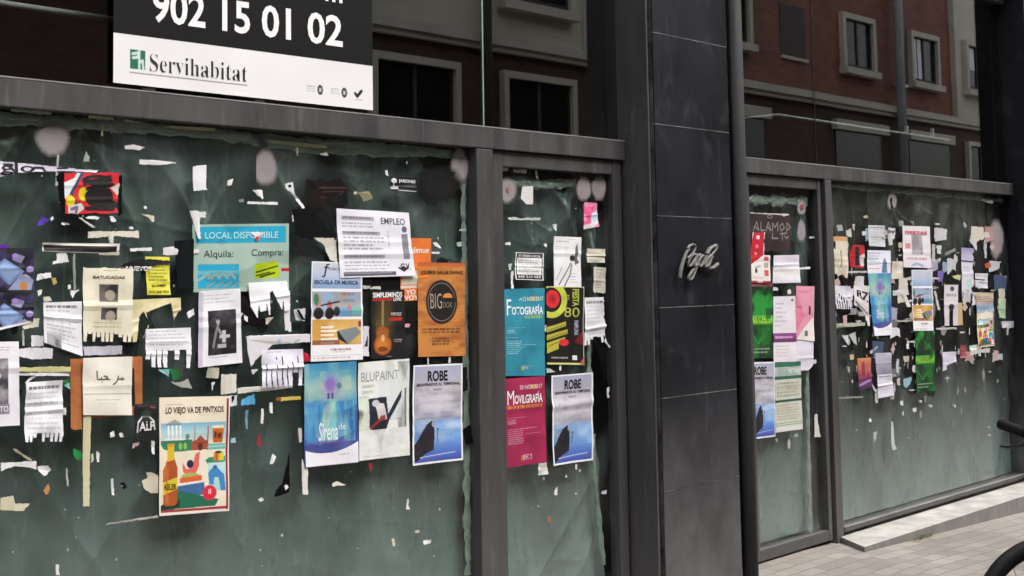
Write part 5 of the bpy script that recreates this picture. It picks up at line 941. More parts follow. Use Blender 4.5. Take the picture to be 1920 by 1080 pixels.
for pts, col, lab in [
 ([(232,273),(250,271),(272,276),(262,281),(233,280)], Wt, 'LW'),
 ([(260,299),(300,302),(332,305),(300,310),(260,308)], Wt, 'pointed white paper sliver right of the round blot, near window top'),
 ([(160,283),(166,293),(166,303),(155,303)], Gy, 'LG'), ([(106,290),(109,290),(107,348),(102,349)], 'b5b0ac', 'pale drip running down from the leftmost round blot'),
 ([(70,416),(80,407),(92,411),(80,421),(70,424)], '5a35b0', 'small violet scrap left below the red and black poster'),
 ([(93,409),(98,405),(100,411),(95,415)], Wt, 'LW'), ([(113,418),(120,416),(130,421),(116,422)], Wt, 'LW'), ([(158,408),(168,405),(186,407),(183,412),(163,410)], Wt, 'LW'), ([(204,405),(209,405),(217,415),(208,416)], Wt, 'LW'),
 ([(145,408),(150,408),(177,426),(172,427)], 'b9bab5', 'thin slanting pale strip under the red and black poster'),
 ([(263,400),(288,405),(288,416),(283,416),(278,408)], Cr, 'LW'), ([(240,426),(248,425),(249,430),(243,430)], Wt, 'LW'), ([(268,387),(273,386),(275,391),(270,392)], Wt, 'LW'),
 ([(163,434),(258,433),(259,446),(212,443),(212,456),(205,456),(203,444),(163,447)], 'd9d4c4', 'cream T shaped tape piece above the long black strip'),
 ([(105,470),(122,470),(128,491),(112,493),(97,496),(98,490),(105,488)], Wt, 'white torn square scrap just under the long black strip'),
 ([(243,466),(284,464),(284,470),(243,471)], Wt, 'LW'), ([(184,475),(222,472),(222,478),(184,478)], Cr, 'LW'),
 ([(136,476),(140,476),(141,543),(137,543)], '8f9a92', 'thin grey vertical tape line left of the cream flyer'),
 ([(68,514),(94,511),(95,520),(67,526)], Wt, 'LW'), ([(95,522),(103,520),(106,531),(100,535)], 'bda85a', 'LW'), ([(130,545),(148,543),(134,559)], Wt, 'white triangular scrap left of the cream flyer'),
 ([(126,535),(131,533),(132,541),(127,543)], Wt, 'LW'), ([(69,545),(78,543),(76,552),(71,556)], Wt, 'LW'), ([(80,557),(92,556),(96,564),(82,566)], Cr, 'LW'),
 ([(60,597),(72,596),(71,613),(43,617),(40,612)], Cr, 'pale bent strip right of the lower purple collage'), ([(40,618),(44,618),(44,648),(40,648)], 'b5b5b0', 'LW'),
 ([(57,629),(80,629),(80,649),(57,650)], 'd0d0d4', 'LW'), ([(33,655),(60,651),(97,653),(97,672),(60,674),(33,668)], 'dcdce0', 'torn white printed piece above the yellowish tape at left'),
 ([(154,650),(227,648),(227,664),(156,667)], 'c4c2cc', 'grey printed strip between cream flyer and Arabic sheet'),
 ([(33,689),(130,687),(130,697),(33,697)], 'c9c98f', 'pale yellow horizontal tape left of the brown card'), ([(33,699),(129,698),(129,705),(33,704)], Wt, 'white horizontal strip under the pale yellow tape'),
 ([(43,718),(60,706),(66,706),(52,716)], Wt, 'LW'), ([(118,722),(130,717),(130,730)], '7fc4bd', 'small turquoise scrap at left edge of the brown card'), ([(117,716),(128,710),(129,718)], '1f7a3c', 'small green scrap at left edge of the brown card'),
 ([(115,765),(123,764),(123,778),(116,778)], 'c9d6d0', 'LW'),
 ([(0,868),(66,864),(67,880),(50,876),(25,874),(0,883)], Wt, 'white curved torn strip low at the left edge'), ([(69,875),(88,872),(95,882),(82,892),(73,885)], Wt, 'LW'),
 ([(0,933),(24,929),(20,944),(55,944),(42,958),(0,956)], 'd5cfb2', 'cream torn piece lowest at the left edge'), ([(22,842),(27,841),(60,862),(55,865)], 'a9a088', 'LW'),
 ([(80,920),(90,906),(93,918),(86,928)], 'c98a5c', 'small orange scrap low on the left window'), ([(136,841),(150,846),(153,862),(143,862),(136,852)], '1f8a3c', 'small green curved scrap left of the long cream tape'),
 ([(170,852),(174,850),(174,864),(170,868)], Cr, 'LW'), ([(155,780),(169,780),(166,949),(154,949)], 'd0cba4', 'long cream vertical tape below the Arabic sheet'),
 ([(180,845),(186,850),(185,866),(180,866)], Wt, 'LW'), ([(205,812),(212,808),(214,818),(205,820)], Wt, 'LW'), ([(222,812),(228,811),(231,820),(224,820)], Wt, 'LW'), ([(205,898),(210,896),(213,928),(208,928)], Wt, 'LW'),
 ([(264,902),(276,896),(272,886),(281,885),(295,892),(295,924),(280,924),(268,915)], 'ccc4ae', 'cream rounded scrap at the left edge of food poster'),
 ([(282,826),(288,827),(288,852),(283,850)], Wt, 'LW'), ([(248,832),(260,828),(259,835),(246,841)], 'c9a9a4', 'LW'), ([(224,906),(232,904),(238,914),(230,918)], '1a1a1c', 'LK'), ([(226,908),(231,907),(231,912),(227,912)], Wt, 'LW'),
 ([(196,984),(200,981),(295,966),(296,970)], 'b5b0a4', 'pale thread of tape slanting left from the food poster foot'), ([(122,880),(125,876),(128,910),(125,912)], 'b9bcb8', 'LG'), ([(103,1058),(109,1058),(111,1078),(104,1078)], Wt, 'LW'),
 ([(432,822),(440,820),(441,830),(431,830)], '9fc9dc', 'small pale blue scrap right of the food poster'),
 ([(360,312),(386,310),(384,352),(388,356),(362,358),(360,332),(368,330),(360,328)], 'f0f0f4', 'upright white torn scrap above the turquoise board'),
 ([(426,338),(437,335),(433,347),(425,348)], 'e6dcdc', 'LW'), ([(471,356),(491,356),(491,374)], Wt, 'white triangular scrap under the second round blot'), ([(463,378),(520,379),(520,384),(463,382)], Wt, 'thin white horizontal strip above the turquoise board'),
 ([(446,374),(456,373),(456,380),(448,380)], '7f8a84', 'LG'), ([(533,345),(547,341),(548,356),(570,390),(565,391),(545,362),(534,352)], 'efeff0', 'white scrap with a long tail left of the dark torn remains'),
 ([(546,398),(562,398),(548,417)], Wt, 'LW'), ([(570,420),(578,425),(577,432),(572,430)], Wt, 'LW'), ([(353,395),(385,397),(385,408),(374,408),(374,448),(370,448),(358,408)], Wt, 'white torn corner hanging over upper left of turquoise board'),
 ([(466,435),(492,435),(492,440),(486,442),(484,452),(478,452),(476,442)], 'ece6e8', 'white torn scrap stuck over the word DISPONIBLE'),
 ([(304,465),(330,462),(372,468),(372,474),(320,478),(304,478)], 'e6e2e0', 'white horizontal torn strip at left edge of turquoise board'),
 ([(348,587),(362,578),(363,590),(352,597)], Wt, 'LW'), ([(449,587),(463,588),(463,604),(450,595)], Wt, 'LW'), ([(496,597),(512,595),(498,610)], 'd0c4bc', 'LW'), ([(550,580),(572,578),(570,602),(553,600)], 'cfd0d2', 'white scrap with dark slash left of music school poster'),
 ([(388,685),(410,690),(407,710),(385,708)], 'b5b2a0', 'grey tan scrap under the flyer with dark photo'), ([(412,702),(442,701),(441,735),(413,740)], 'd6d3c6', 'blank cream card below the flyer with dark photo'),
 ([(443,728),(545,720),(546,727),(444,738)], 'dcdad4', 'white tape running right from the blank cream card'), ([(295,693),(316,692),(315,707)], '86c6c4', 'turquoise triangular scrap above the food poster'), ([(317,690),(335,694),(338,710),(322,714)], '1f6a3a', 'green blot of paper above the food poster'),
 ([(318,716),(335,717),(352,710),(358,728),(340,727)], 'a9aaa4', 'grey torn scrap directly above the food poster'), ([(470,693),(483,692),(473,703)], Wt, 'LW'), ([(395,718),(402,716),(397,733)], Wt, 'LW'),
 ([(429,742),(443,740),(443,760),(429,762)], 'd9d9da', 'white scrap with black corner at upper right of food poster'), ([(452,750),(475,738),(477,758),(450,760)], '5aa6d0', 'sky blue torn scrap right of the food poster top'),
 ([(518,745),(562,743),(562,749),(518,752)], 'cdb75e', 'yellow horizontal tape bit left of the mermaid poster'), ([(504,755),(509,754),(510,775),(505,774)], Wt, 'LW'), ([(489,766),(493,766),(493,794),(488,794)], Wt, 'LW'), ([(481,836),(485,812),(489,836)], 'b5242e', 'small red pointed scrap between food and mermaid posters'),
 ([(458,770),(464,768),(463,804),(459,804)], '6f96ac', 'LG'), ([(505,870),(510,850),(517,856),(510,870)], Wt, 'LW'), ([(513,932),(516,918),(530,905),(541,848),(542,918),(540,924)], '0d0c0e', 'black sail shaped torn scrap left of the mermaid poster'),
 ([(536,880),(541,868),(541,890)], Wt, 'LW'), ([(531,912),(536,908),(540,914),(534,919)], Wt, 'LW'), ([(482,936),(490,932),(494,938),(487,941)], Wt, 'LW'),
 ([(565,860),(570,877),(576,878),(576,927),(566,927)], 'e2e0da', 'long white vertical strip hanging below the mermaid poster'), ([(558,802),(565,802),(565,828),(560,830)], 'cfc0b8', 'LW'), ([(622,906),(632,902),(648,909),(622,912)], 'e9e6d2', 'cream shoe shaped scrap below the mermaid poster'),
 ([(762,935),(765,935),(765,952),(768,955),(760,955)], Wt, 'LW'), ([(792,1014),(807,1011),(807,1018),(793,1021)], Wt, 'LW'), ([(776,995),(784,993),(786,998),(778,999)], Cr, 'LW'), ([(690,868),(697,868),(694,884)], 'a8323a', 'small red scrap under the leaping figure poster'),
 ([(733,1010),(738,1009),(740,1024),(736,1024)], Cr, 'LW'), ([(679,612),(690,612),(690,668),(679,668)], 'e2e0e8', 'narrow white strip left of the guitar poster'), ([(681,630),(688,630),(688,650),(681,650)], '35303c', 'LK'),
 ([(678,535),(712,537),(712,543),(678,541)], 'c9c9c4', 'LW'), ([(757,606),(768,608),(766,614),(757,613)], 'e0a0bc', 'LW'), ([(800,670),(803,670),(803,683),(800,683)], Wt, 'LW'), ([(840,669),(843,669),(843,681),(840,681)], Wt, 'LW'), ([(866,805),(880,795),(886,830),(872,835)], '0c0b0c', 'LK'),
 ([(810,455),(818,454),(826,466),(815,462)], Wt, 'LW'), ([(808,472),(823,472),(823,476),(808,475)], Wt, 'LW'), ([(855,455),(864,453),(864,462),(857,462)], 'a9bdb2', 'LG'), ([(860,430),(872,428),(872,433),(860,433)], 'a9bdb2', 'LG'),
 ([(721,320),(725,319),(727,330),(722,328)], Wt, 'LW'), ([(662,362),(690,358),(697,372),(680,378),(676,366)], '8f8a6a', 'yellowish torn remains above the EMPLEO sheet'), ([(662,360),(667,359),(669,364),(663,365)], Wt, 'LW'), ([(598,288),(612,286),(615,292),(600,291)], 'b9bdb5', 'LG'),
 ([(586,446),(630,446),(630,492),(618,488),(605,458)], 'd9d6c8', 'cream curved torn piece behind the EMPLEO sheet'), ([(540,604),(545,604),(545,622),(540,622)], Wt, 'LW'),
 ([(520,636),(560,634),(560,640),(520,644)], 'a9b9d0', 'LG'), ([(565,660),(578,664),(580,678),(570,678)], 'c02a40', 'red rounded scrap at lower left of music school poster'),
 ([(165,217),(210,219),(212,226),(165,222)], 'bcc19a', 'LT'), ([(300,236),(345,237),(400,240),(403,246),(330,242)], 'b9bd92', 'LT'), ([(188,233),(192,233),(192,255),(188,255)], 'a3a67e', 'LT'), ([(206,233),(210,233),(210,250),(206,250)], 'a3a67e', 'LT'), ([(500,262),(610,273),(610,279),(545,273),(500,268)], 'a9b594', 'LT'), ([(555,276),(558,276),(558,292),(555,292)], 'a3a67e', 'LT'), ([(20,204),(95,211),(95,216),(20,209)], '9db09c', 'LT'), ([(232,224),(262,228),(262,232),(232,229)], 'aab093', 'LT'),
 ([(325,452),(361,448),(361,545),(332,540)], '141a1c', 'LK'), ([(545,395),(578,385),(632,450),(560,446)], '121315', 'LK'), ([(444,560),(460,556),(470,598),(500,610),(448,606)], '16131a', 'LK'), ([(678,520),(750,522),(750,545),(680,545)], '151415', 'LK'), ([(757,570),(781,566),(781,625),(757,622)], '181b18', 'LK'), ([(226,700),(250,690),(252,760),(240,765)], '232a28', 'LK'), ([(540,440),(575,446),(560,470)], '1b201e', 'LK'), ([(864,690),(874,688),(876,730),(866,735)], '17191a', 'LK'), ([(103,330),(118,322),(122,404),(140,418),(118,416)], '101011', 'LK'), ([(222,330),(228,328),(228,400),(221,406)], '101011', 'LK'),  # dark patches painted as the shadows around peeled posters
]: S(pts, col, lab)
scrap([(538,347),(544,346),(545,351),(540,352)], '241a1c', 'LK' and GRP['LK'][0], group=GRP['LK'][1], layer=3)
scrap([(432,743),(441,741),(433,756)], '141416', GRP['LK'][0], group=GRP['LK'][1], layer=3)
scrap([(553,581),(558,580),(569,600),(563,600)], '1a1a1d', GRP['LK'][0], group=GRP['LK'][1], layer=3)
scrap([(478,444),(484,443),(483,452),(477,449)], 'c23a4a', 'red fleck on the white scrap over DISPONIBLE', layer=3)
scrap([(516,745),(525,744),(525,752),(516,752)], '8a5a2c', 'brown end of the yellow tape left of mermaid poster', cat='tape', name='masking_tape', layer=3)
for pts, col, lab in [
 ([(931,315),(952,314),(952,320),(931,321)], 'cfcfcf', 'LD'), ([(960,318),(985,318),(987,325),(962,323)], 'c4c4c4', 'LD'), ([(972,308),(982,308),(982,312),(973,312)], 'b5a9a9', 'LD'), ([(1002,320),(1006,320),(1008,334),(1004,334)], 'b9b9b5', 'LD'),
 ([(950,408),(965,407),(975,410),(990,408),(1012,409),(1010,413),(985,413),(952,412)], 'c4c6c4', 'broken white horizontal strip in upper left door'), ([(946,455),(956,454),(956,460),(946,459)], Wt, 'LD'), ([(1034,421),(1043,420),(1042,434),(1038,430)], 'c9d6d2', 'LD'), ([(1018,458),(1024,456),(1024,464)], Wt, 'LD'),
 ([(957,508),(961,508),(961,541),(957,541)], Wt, 'thin white strip above the turquoise poster'), ([(952,495),(959,494),(957,506),(953,506)], 'd0d0d0', 'LD'), ([(937,570),(941,570),(941,592),(937,592)], Wt, 'LD'), ([(1048,685),(1051,685),(1051,695),(1048,695)], Wt, 'LD'), ([(1078,870),(1081,870),(1081,880),(1078,880)], Wt, 'LD'),
 ([(1130,638),(1134,638),(1144,650),(1141,652)], Wt, 'LD'), ([(1137,727),(1141,725),(1141,746),(1138,746)], Wt, 'LD'), ([(1040,917),(1043,912),(1044,928),(1038,928)], Wt, 'LD'), ([(1025,968),(1032,967),(1032,978),(1026,978)], 'a8664a', 'tiny orange scrap low on the left door glass'), ([(1128,920),(1137,918),(1136,926),(1126,926)], 'c4ccd0', 'LD'),
 ([(1022,690),(1032,692),(1040,697),(1024,700)], 'c9c9c4', 'LD'), ([(1020,610),(1024,608),(1024,620),(1020,622)], Wt, 'LD'), ([(939,612),(945,612),(944,618),(939,620)], Wt, 'LD'), ([(1058,893),(1062,890),(1062,896)], Wt, 'LD'), ([(1109,815),(1115,813),(1114,836),(1110,836)], '9aa4a4', 'LD'),
 ([(1406,398),(1430,400),(1455,402),(1478,401),(1478,412),(1466,408),(1450,406),(1406,406)], 'cfcbc8', 'white ragged strip across the top of the right door'), ([(1516,444),(1526,443),(1526,447),(1516,447)], 'c9c9c9', 'RD'), ([(1497,502),(1518,500),(1518,504),(1497,505)], Wt, 'RD'),
 ([(1526,776),(1531,776),(1537,820),(1526,820)], 'd5d2cc', 'long white wedge at the right edge of the right door'), ([(1449,538),(1458,540),(1458,545),(1449,545)], 'd0d0d0', 'RD'), ([(1475,545),(1481,542),(1483,550),(1477,552)], 'd9d9d0', 'RD'), ([(1476,830),(1479,822),(1481,840),(1477,842)], 'b9bdbb', 'RD'), ([(1452,824),(1456,822),(1457,830)], 'b0b0b4', 'RD'), ([(1488,815),(1494,812),(1496,818),(1489,820)], 'a9a9ad', 'RD'), ([(1399,382),(1403,382),(1403,398),(1400,398)], 'b9a9a6', 'RD'), ([(1400,412),(1404,410),(1404,445),(1400,440)], 'b5a9a2', 'RD'), ([(1523,675),(1529,674),(1529,682),(1523,682)], 'd0d0d8', 'RD'),
 ([(1407,533),(1446,531),(1446,537),(1407,538)], '8f4a58', 'RD'),
 ([(1617,405),(1625,403),(1628,409),(1620,410)], 'a9a27a', 'RW'), ([(1567,423),(1577,421),(1580,432),(1570,434)], 'a5a9a2', 'RW'), ([(1585,432),(1595,428),(1595,445),(1588,443)], 'c9c4bc', 'RW'), ([(1597,420),(1603,420),(1602,432),(1598,430)], 'b0a9a4', 'RW'), ([(1615,434),(1623,434),(1623,441),(1616,442)], 'd6d6d6', 'RW'), ([(1664,436),(1673,436),(1672,460),(1665,460)], 'c9cfc9', 'white upright scrap right of the small grey notice'),
 ([(1590,509),(1624,508),(1624,511),(1590,512)], 'd0d0cc', 'RW'), ([(1683,415),(1692,414),(1694,424),(1685,424)], '9aa09a', 'RW'), ([(1706,415),(1712,415),(1714,423)], '9aa09a', 'RW'), ([(1563,583),(1567,583),(1567,622),(1564,622)], 'b5b0ac', 'RW'), ([(1556,608),(1620,604),(1620,611),(1556,614)], 'a9ab98', 'pale tape line under the fringed flyer in right window'), ([(1576,629),(1589,628),(1590,648)], 'd5d5dc', 'white triangular scrap at left of the right window'),
 ([(1590,628),(1603,622),(1605,648),(1598,640)], 'b5b9b9', 'RW'), ([(1670,602),(1710,599),(1710,603),(1670,605)], 'a9a8a2', 'RW'), ([(1592,665),(1600,664),(1600,674),(1593,675)], 'cdb08a', 'small tan scrap left of the orange to purple flyer'), ([(1629,660),(1644,648),(1645,652),(1632,664)], 'b5b5b5', 'RW'), ([(1633,718),(1645,733),(1640,735)], 'c9c9d0', 'RW'), ([(1680,673),(1685,674),(1684,700),(1680,698)], 'c9d0d0', 'RW'), ([(1693,710),(1707,706),(1708,713),(1700,727),(1693,724)], '8fb4c4', 'pale blue torn scrap left of the tall green poster'), ([(1681,710),(1686,708),(1687,722),(1682,722)], 'd0c4c4', 'RW'), ([(1566,745),(1617,743),(1617,746),(1566,748)], '8f8f85', 'RW'),
 ([(1838,372),(1860,376),(1860,382),(1840,377)], 'c4c4c0', 'white sliver at the upper right corner of right window'), ([(1804,418),(1808,416),(1812,425),(1808,428)], 'a5a5a0', 'RW'), ([(1815,450),(1830,448),(1830,470),(1825,463)], 'd0d0d0', 'RW'), ([(1844,450),(1849,450),(1849,484),(1845,484)], 'b9b9bd', 'RW'), ([(1845,434),(1852,437),(1852,441),(1846,440)], 'a9a9a9', 'RW'), ([(1755,460),(1764,460),(1764,476),(1756,475)], 'c4ccc4', 'RW'), ([(1746,458),(1752,458),(1752,492),(1747,492)], 'b5b5b0', 'RW'), ([(1756,485),(1763,484),(1760,494)], 'c4c4c4', 'RW'), ([(1788,480),(1794,480),(1794,492),(1788,492)], 'c4c4bc', 'RW'),
 ([(1782,517),(1800,515),(1799,527)], 'c9c98a', 'pale yellow scrap left of the tall purple strip'), ([(1845,495),(1855,492),(1858,500),(1848,503)], 'b5603a', 'small orange scrap right of the tall purple strip'), ([(1858,491),(1876,490),(1876,493),(1858,494)], 'c4c4c4', 'RW'), ([(1865,517),(1872,516),(1870,523)], 'b5b5b5', 'RW'), ([(1880,518),(1886,517),(1886,521)], 'b0b0b0', 'RW'), ([(1754,615),(1792,614),(1792,618),(1754,618)], 'c4c4c0', 'RW'), ([(1835,655),(1856,653),(1855,661),(1840,661)], 'cfcfca', 'RW'), ([(1753,545),(1762,580),(1758,582),(1749,546)], 'c9c4c4', 'RW'), ([(1672,545),(1700,542),(1704,552),(1674,555)], 'd0d0cc', 'RW'), ([(1690,550),(1698,552),(1706,575),(1700,576)], 'd9d6d0', 'RW'), ([(1770,475),(1790,465),(1791,470),(1772,480)], '8a8a88', 'RW'), ([(1757,508),(1768,508),(1766,528),(1758,528)], '7a5fae', 'small violet scrap left of the pale yellow one'),
 ([(1670,790),(1673,791),(1676,830),(1681,842),(1672,844),(1670,820)], 'c9cfca', 'long white drop shaped scrap low in the right window'), ([(1628,786),(1632,784),(1634,790),(1630,792)], Wt, 'RW'), ([(1637,810),(1643,809),(1641,824),(1637,830)], 'b9c4be', 'RW'), ([(1687,752),(1692,751),(1693,760),(1688,760)], 'd0d6d0', 'RW'), ([(1710,765),(1717,764),(1717,772),(1711,772)], 'd0d6d0', 'RW'), ([(1569,803),(1573,805),(1572,812)], 'b0b9b4', 'RW'), ([(1568,843),(1575,845),(1572,849)], 'b9c4be', 'RW'), ([(1722,751),(1728,750),(1727,756)], 'd0d0d0', 'RW'), ([(1602,806),(1607,804),(1606,808)], 'b5b9b5', 'RW'), ([(1701,820),(1704,819),(1704,824)], 'c4ccc8', 'RW'), ([(1785,757),(1792,760),(1790,765)], 'd0d6d0', 'RW'), ([(1737,758),(1748,760),(1744,765)], 'b5b9b5', 'RW'), ([(1850,800),(1855,799),(1855,804)], 'b5bdb9', 'RW'), ([(1849,815),(1857,814),(1856,818)], 'b5bdb9', 'RW'),
]: S(pts, col, lab)
# many small leftovers, scattered where the photograph is littered with them
rg = random.Random(11)
def shard(cx, cy, w_, h_, n=5): return [(cx+w_*math.cos(2*math.pi*(k+rg.uniform(-.3, .3))/n)*rg.uniform(.6, 1.), cy+h_*math.sin(2*math.pi*(k+rg.uniform(-.2, .2))/n)*rg.uniform(.6, 1.)) for k in range(n)]
for i in range(78):
    x = rg.uniform(1562, 1878); y = min(735, max(450, rg.gauss(600, 75))); wv, hv = ((rg.uniform(9, 24), rg.uniform(12, 34)) if y < 660 and x < 1850 else (rg.uniform(5, 12), rg.uniform(6, 16)))
    S(shard(x, y, wv, hv, 11), rg.choice(['0e0d0d', '131110', '1a1716', '121414', '1f1b18']), 'RK', layer=-.6, jit=1.4, curl=.0005)
for i in range(46):
    x = rg.uniform(1562, 1876); y = min(745, max(440, rg.gauss(585, 75))); k_ = rg.random()
    wv, hv = (rg.uniform(3, 7), rg.uniform(8, 20)) if k_ < .5 else ((rg.uniform(8, 16), rg.uniform(2, 5)) if k_ < .75 else (rg.uniform(6, 11), rg.uniform(6, 12)))
    n_ = rg.choice([4, 4, 5]); a0 = rg.choice([0, .78])
    S([(x+wv*math.cos(a0+2*math.pi*q/n_)*rg.uniform(.7, 1), y+hv*math.sin(a0+2*math.pi*q/n_)*rg.uniform(.7, 1)) for q in range(n_)], rg.choice(['d2d0d2', 'b9b7b4', 'c9c4bc', 'a9a6a4', 'd9d9de', 'bfb39f', '8d8a90', 'c4a9a4']), 'RW', layer=1, jit=1.)
for i in range(34):
    x = rg.uniform(1640, 1880) if i % 3 else rg.uniform(1562, 1700); y = min(700, max(440, rg.gauss(560, 70))); wv, hv = rg.uniform(6, 12), rg.uniform(9, 18); sk = rg.uniform(-3, 3)
    S([(x-wv, y-hv), (x+wv+sk, y-hv+2), (x+wv, y+hv*rg.uniform(.3, 1)), (x+wv*.2, y+hv*rg.uniform(.2, 1)), (x-wv+sk, y+hv)], rg.choice(['d6d4d8', 'c4c2c6', 'cfc9bd', 'a8a4b4', '8fa3b5', 'b58f8a', 'dcdcdf', '6f6a72', '4a5a78', '9fae98']), 'RW', layer=0, jit=1.1)
for i in range(36):  # dark patches added to deepen the shade between the posters
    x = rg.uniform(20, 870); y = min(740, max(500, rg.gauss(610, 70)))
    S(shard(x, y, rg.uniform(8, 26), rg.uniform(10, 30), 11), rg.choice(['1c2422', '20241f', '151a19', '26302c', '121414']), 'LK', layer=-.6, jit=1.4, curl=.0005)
for i in range(150):
    x = rg.uniform(1558, 1884); y = rg.gauss(615, 95); v_ = rg.random() < .65
    wv, hv = (rg.uniform(1., 2.6), rg.uniform(3, 13)) if v_ else (rg.uniform(3, 10), rg.uniform(1., 2.6))
    c_ = rg.choice(['b5b5b0', '8f938e', 'c9c9c6', 'a3a39c', '7a7f7a', 'd0d0d0', '9a8f88', '6f6f6a'])
    if 420 < y < 830: S(shard(x, y, wv, hv), c_, 'FR', layer=1)
for i in range(60):
    x = rg.uniform(5, 870); y = rg.choice([rg.uniform(860, 1075), rg.uniform(280, 860)]); s_ = rg.uniform(.9, 2.4)
    S(shard(x, y, s_*rg.uniform(.5, 1.6), s_*rg.uniform(.6, 2.4)), rg.choice(['b0b8b2', '8f9a93', 'c9cfca', '76827b', 'dadada']), 'LG', layer=0)
for i in range(16):
    x = rg.uniform(940, 1110); y = rg.uniform(880, 1070)if i % 2 else rg.uniform(380, 560); s_ = rg.uniform(1.2, 2.8)
    S(shard(x, y, s_, s_*rg.uniform(.6, 2.)), rg.choice(['b0b8b2', '8f9a93', 'c9cfca']), 'FD', layer=0)
# round pale blots (paste) left on the glass
M_PASTE = fademat('dried_paste', tuple(lin('958d8f'))); M_SPRAY = fademat('black_spray_paint', (.006,.006,.006))
def blot(cx, cy, rx, ry, col, label, cutx=None, m=None, soft=.72, top=.92, name='paste_blot', cat='paste blot', layer=1):
    r_ = random.Random(int(cx)); n = 40; b = B(); wob = [1+r_.uniform(-.04, .04)+.05*math.sin(3*2*math.pi*k/n+cx) for k in range(n)]; rings = []; fade = []
    for rad, al in ((.35, top), (soft, top), ((1+soft)/2, top*.75), (1.02, .25*top), (1.12, 0.)):
        ring = []
        for k in range(n):
            a = 2*math.pi*k/n; x = cx+rx*rad*math.cos(a)*wob[k]; y = cy+ry*rad*math.sin(a)*wob[k]
            if cutx is not None: x = max(x, cutx)
            X, Z = W(x, y); ring.append(b.bm.verts.new((X, -.0012-.0012*layer, Z))); fade.append(al)
        rings.append(ring)
    X, Z = W(max(cx, cutx or cx), cy); b.bm.verts.new((X, -.0012-.0012*layer, Z)); c0 = b.bm.verts[-1] if False else list(b.bm.verts)[-1]; fade.append(top)
    for k in range(n):
        b.bm.faces.new((c0, rings[0][k], rings[0][(k+1) % n]))
        for q in range(4): b.bm.faces.new((rings[q][k], rings[q+1][k], rings[q+1][(k+1) % n], rings[q][(k+1) % n]))
    me = bpy.data.meshes.new(name); b.bm.to_mesh(me); b.bm.free()
    at = me.attributes.new('fade', 'FLOAT', 'POINT'); at.data.foreach_set('value', np.array(fade, dtype=np.float32))
    return link(name, me, m or M_PASTE, label=label, cat=cat)
blot(608, 370, 64, 54, '', 'blurry black sprayed patch around the dark torn poster above EMPLEO', m=M_SPRAY, soft=.5, top=.80, name='spray_patch', cat='spray patch', layer=2)
blot(820, 345, 42, 36, '', 'blurry black sprayed patch near the upper right corner of left window', m=M_SPRAY, soft=.6, top=.98, name='spray_patch', cat='spray patch', layer=5)
blot(98, 262, 32, 30, 'a89f9d', 'large round pale paste blot at upper left of the left window')
blot(496, 315, 23, 33, 'a09896', 'half round pale paste blot above the turquoise letting board', cutx=480)
blot(861, 310, 17, 32, 'a89d9a', 'oval pale paste blot in the upper right corner of left window')
blot(951, 357, 17, 24, '978d8b', 'leftmost round paste blot at the top of the left door')
blot(1094, 353, 14, 24, '968d8c', 'round paste blot above the pink flyer, the left one of a touching pair'); blot(1122, 352, 14, 23, '938a89', 'round paste blot above the pink flyer, the right one of a touching pair')
blot(1502, 390, 8, 13, 'b5a09f', 'small round paste blot with red stain in the right door'); blot(1502, 433, 8, 21, '857a7c', 'oval grey paste blot in the right door')
blot(1672, 377, 9, 17, 'a0908f', 'oval paste blot with black specks near top of right window'); blot(1868, 448, 13, 36, '6e6467', 'long dim paste smear near right edge of the right window')
scrap([(978,350),(998,349),(998,383),(986,383),(975,372)], 'dcdad8', 'bright white rounded patch beside the leftmost door blot', layer=2)
scrap([(947,352),(951,350),(955,356),(951,362)], '9a6f60', 'brown stain in the leftmost round blot of left door', cat='stain', name='stain', layer=3)
scrap([(1499,384),(1505,383),(1506,391),(1500,392)], 'a8404a', 'red stain in the small round blot of right door', cat='stain', name='stain', layer=3)
scrap([(1668,372),(1672,371),(1671,382),(1675,392),(1670,391)], '1c1718', 'black specks on the oval blot of right window', cat='stain', name='stain', layer=3)
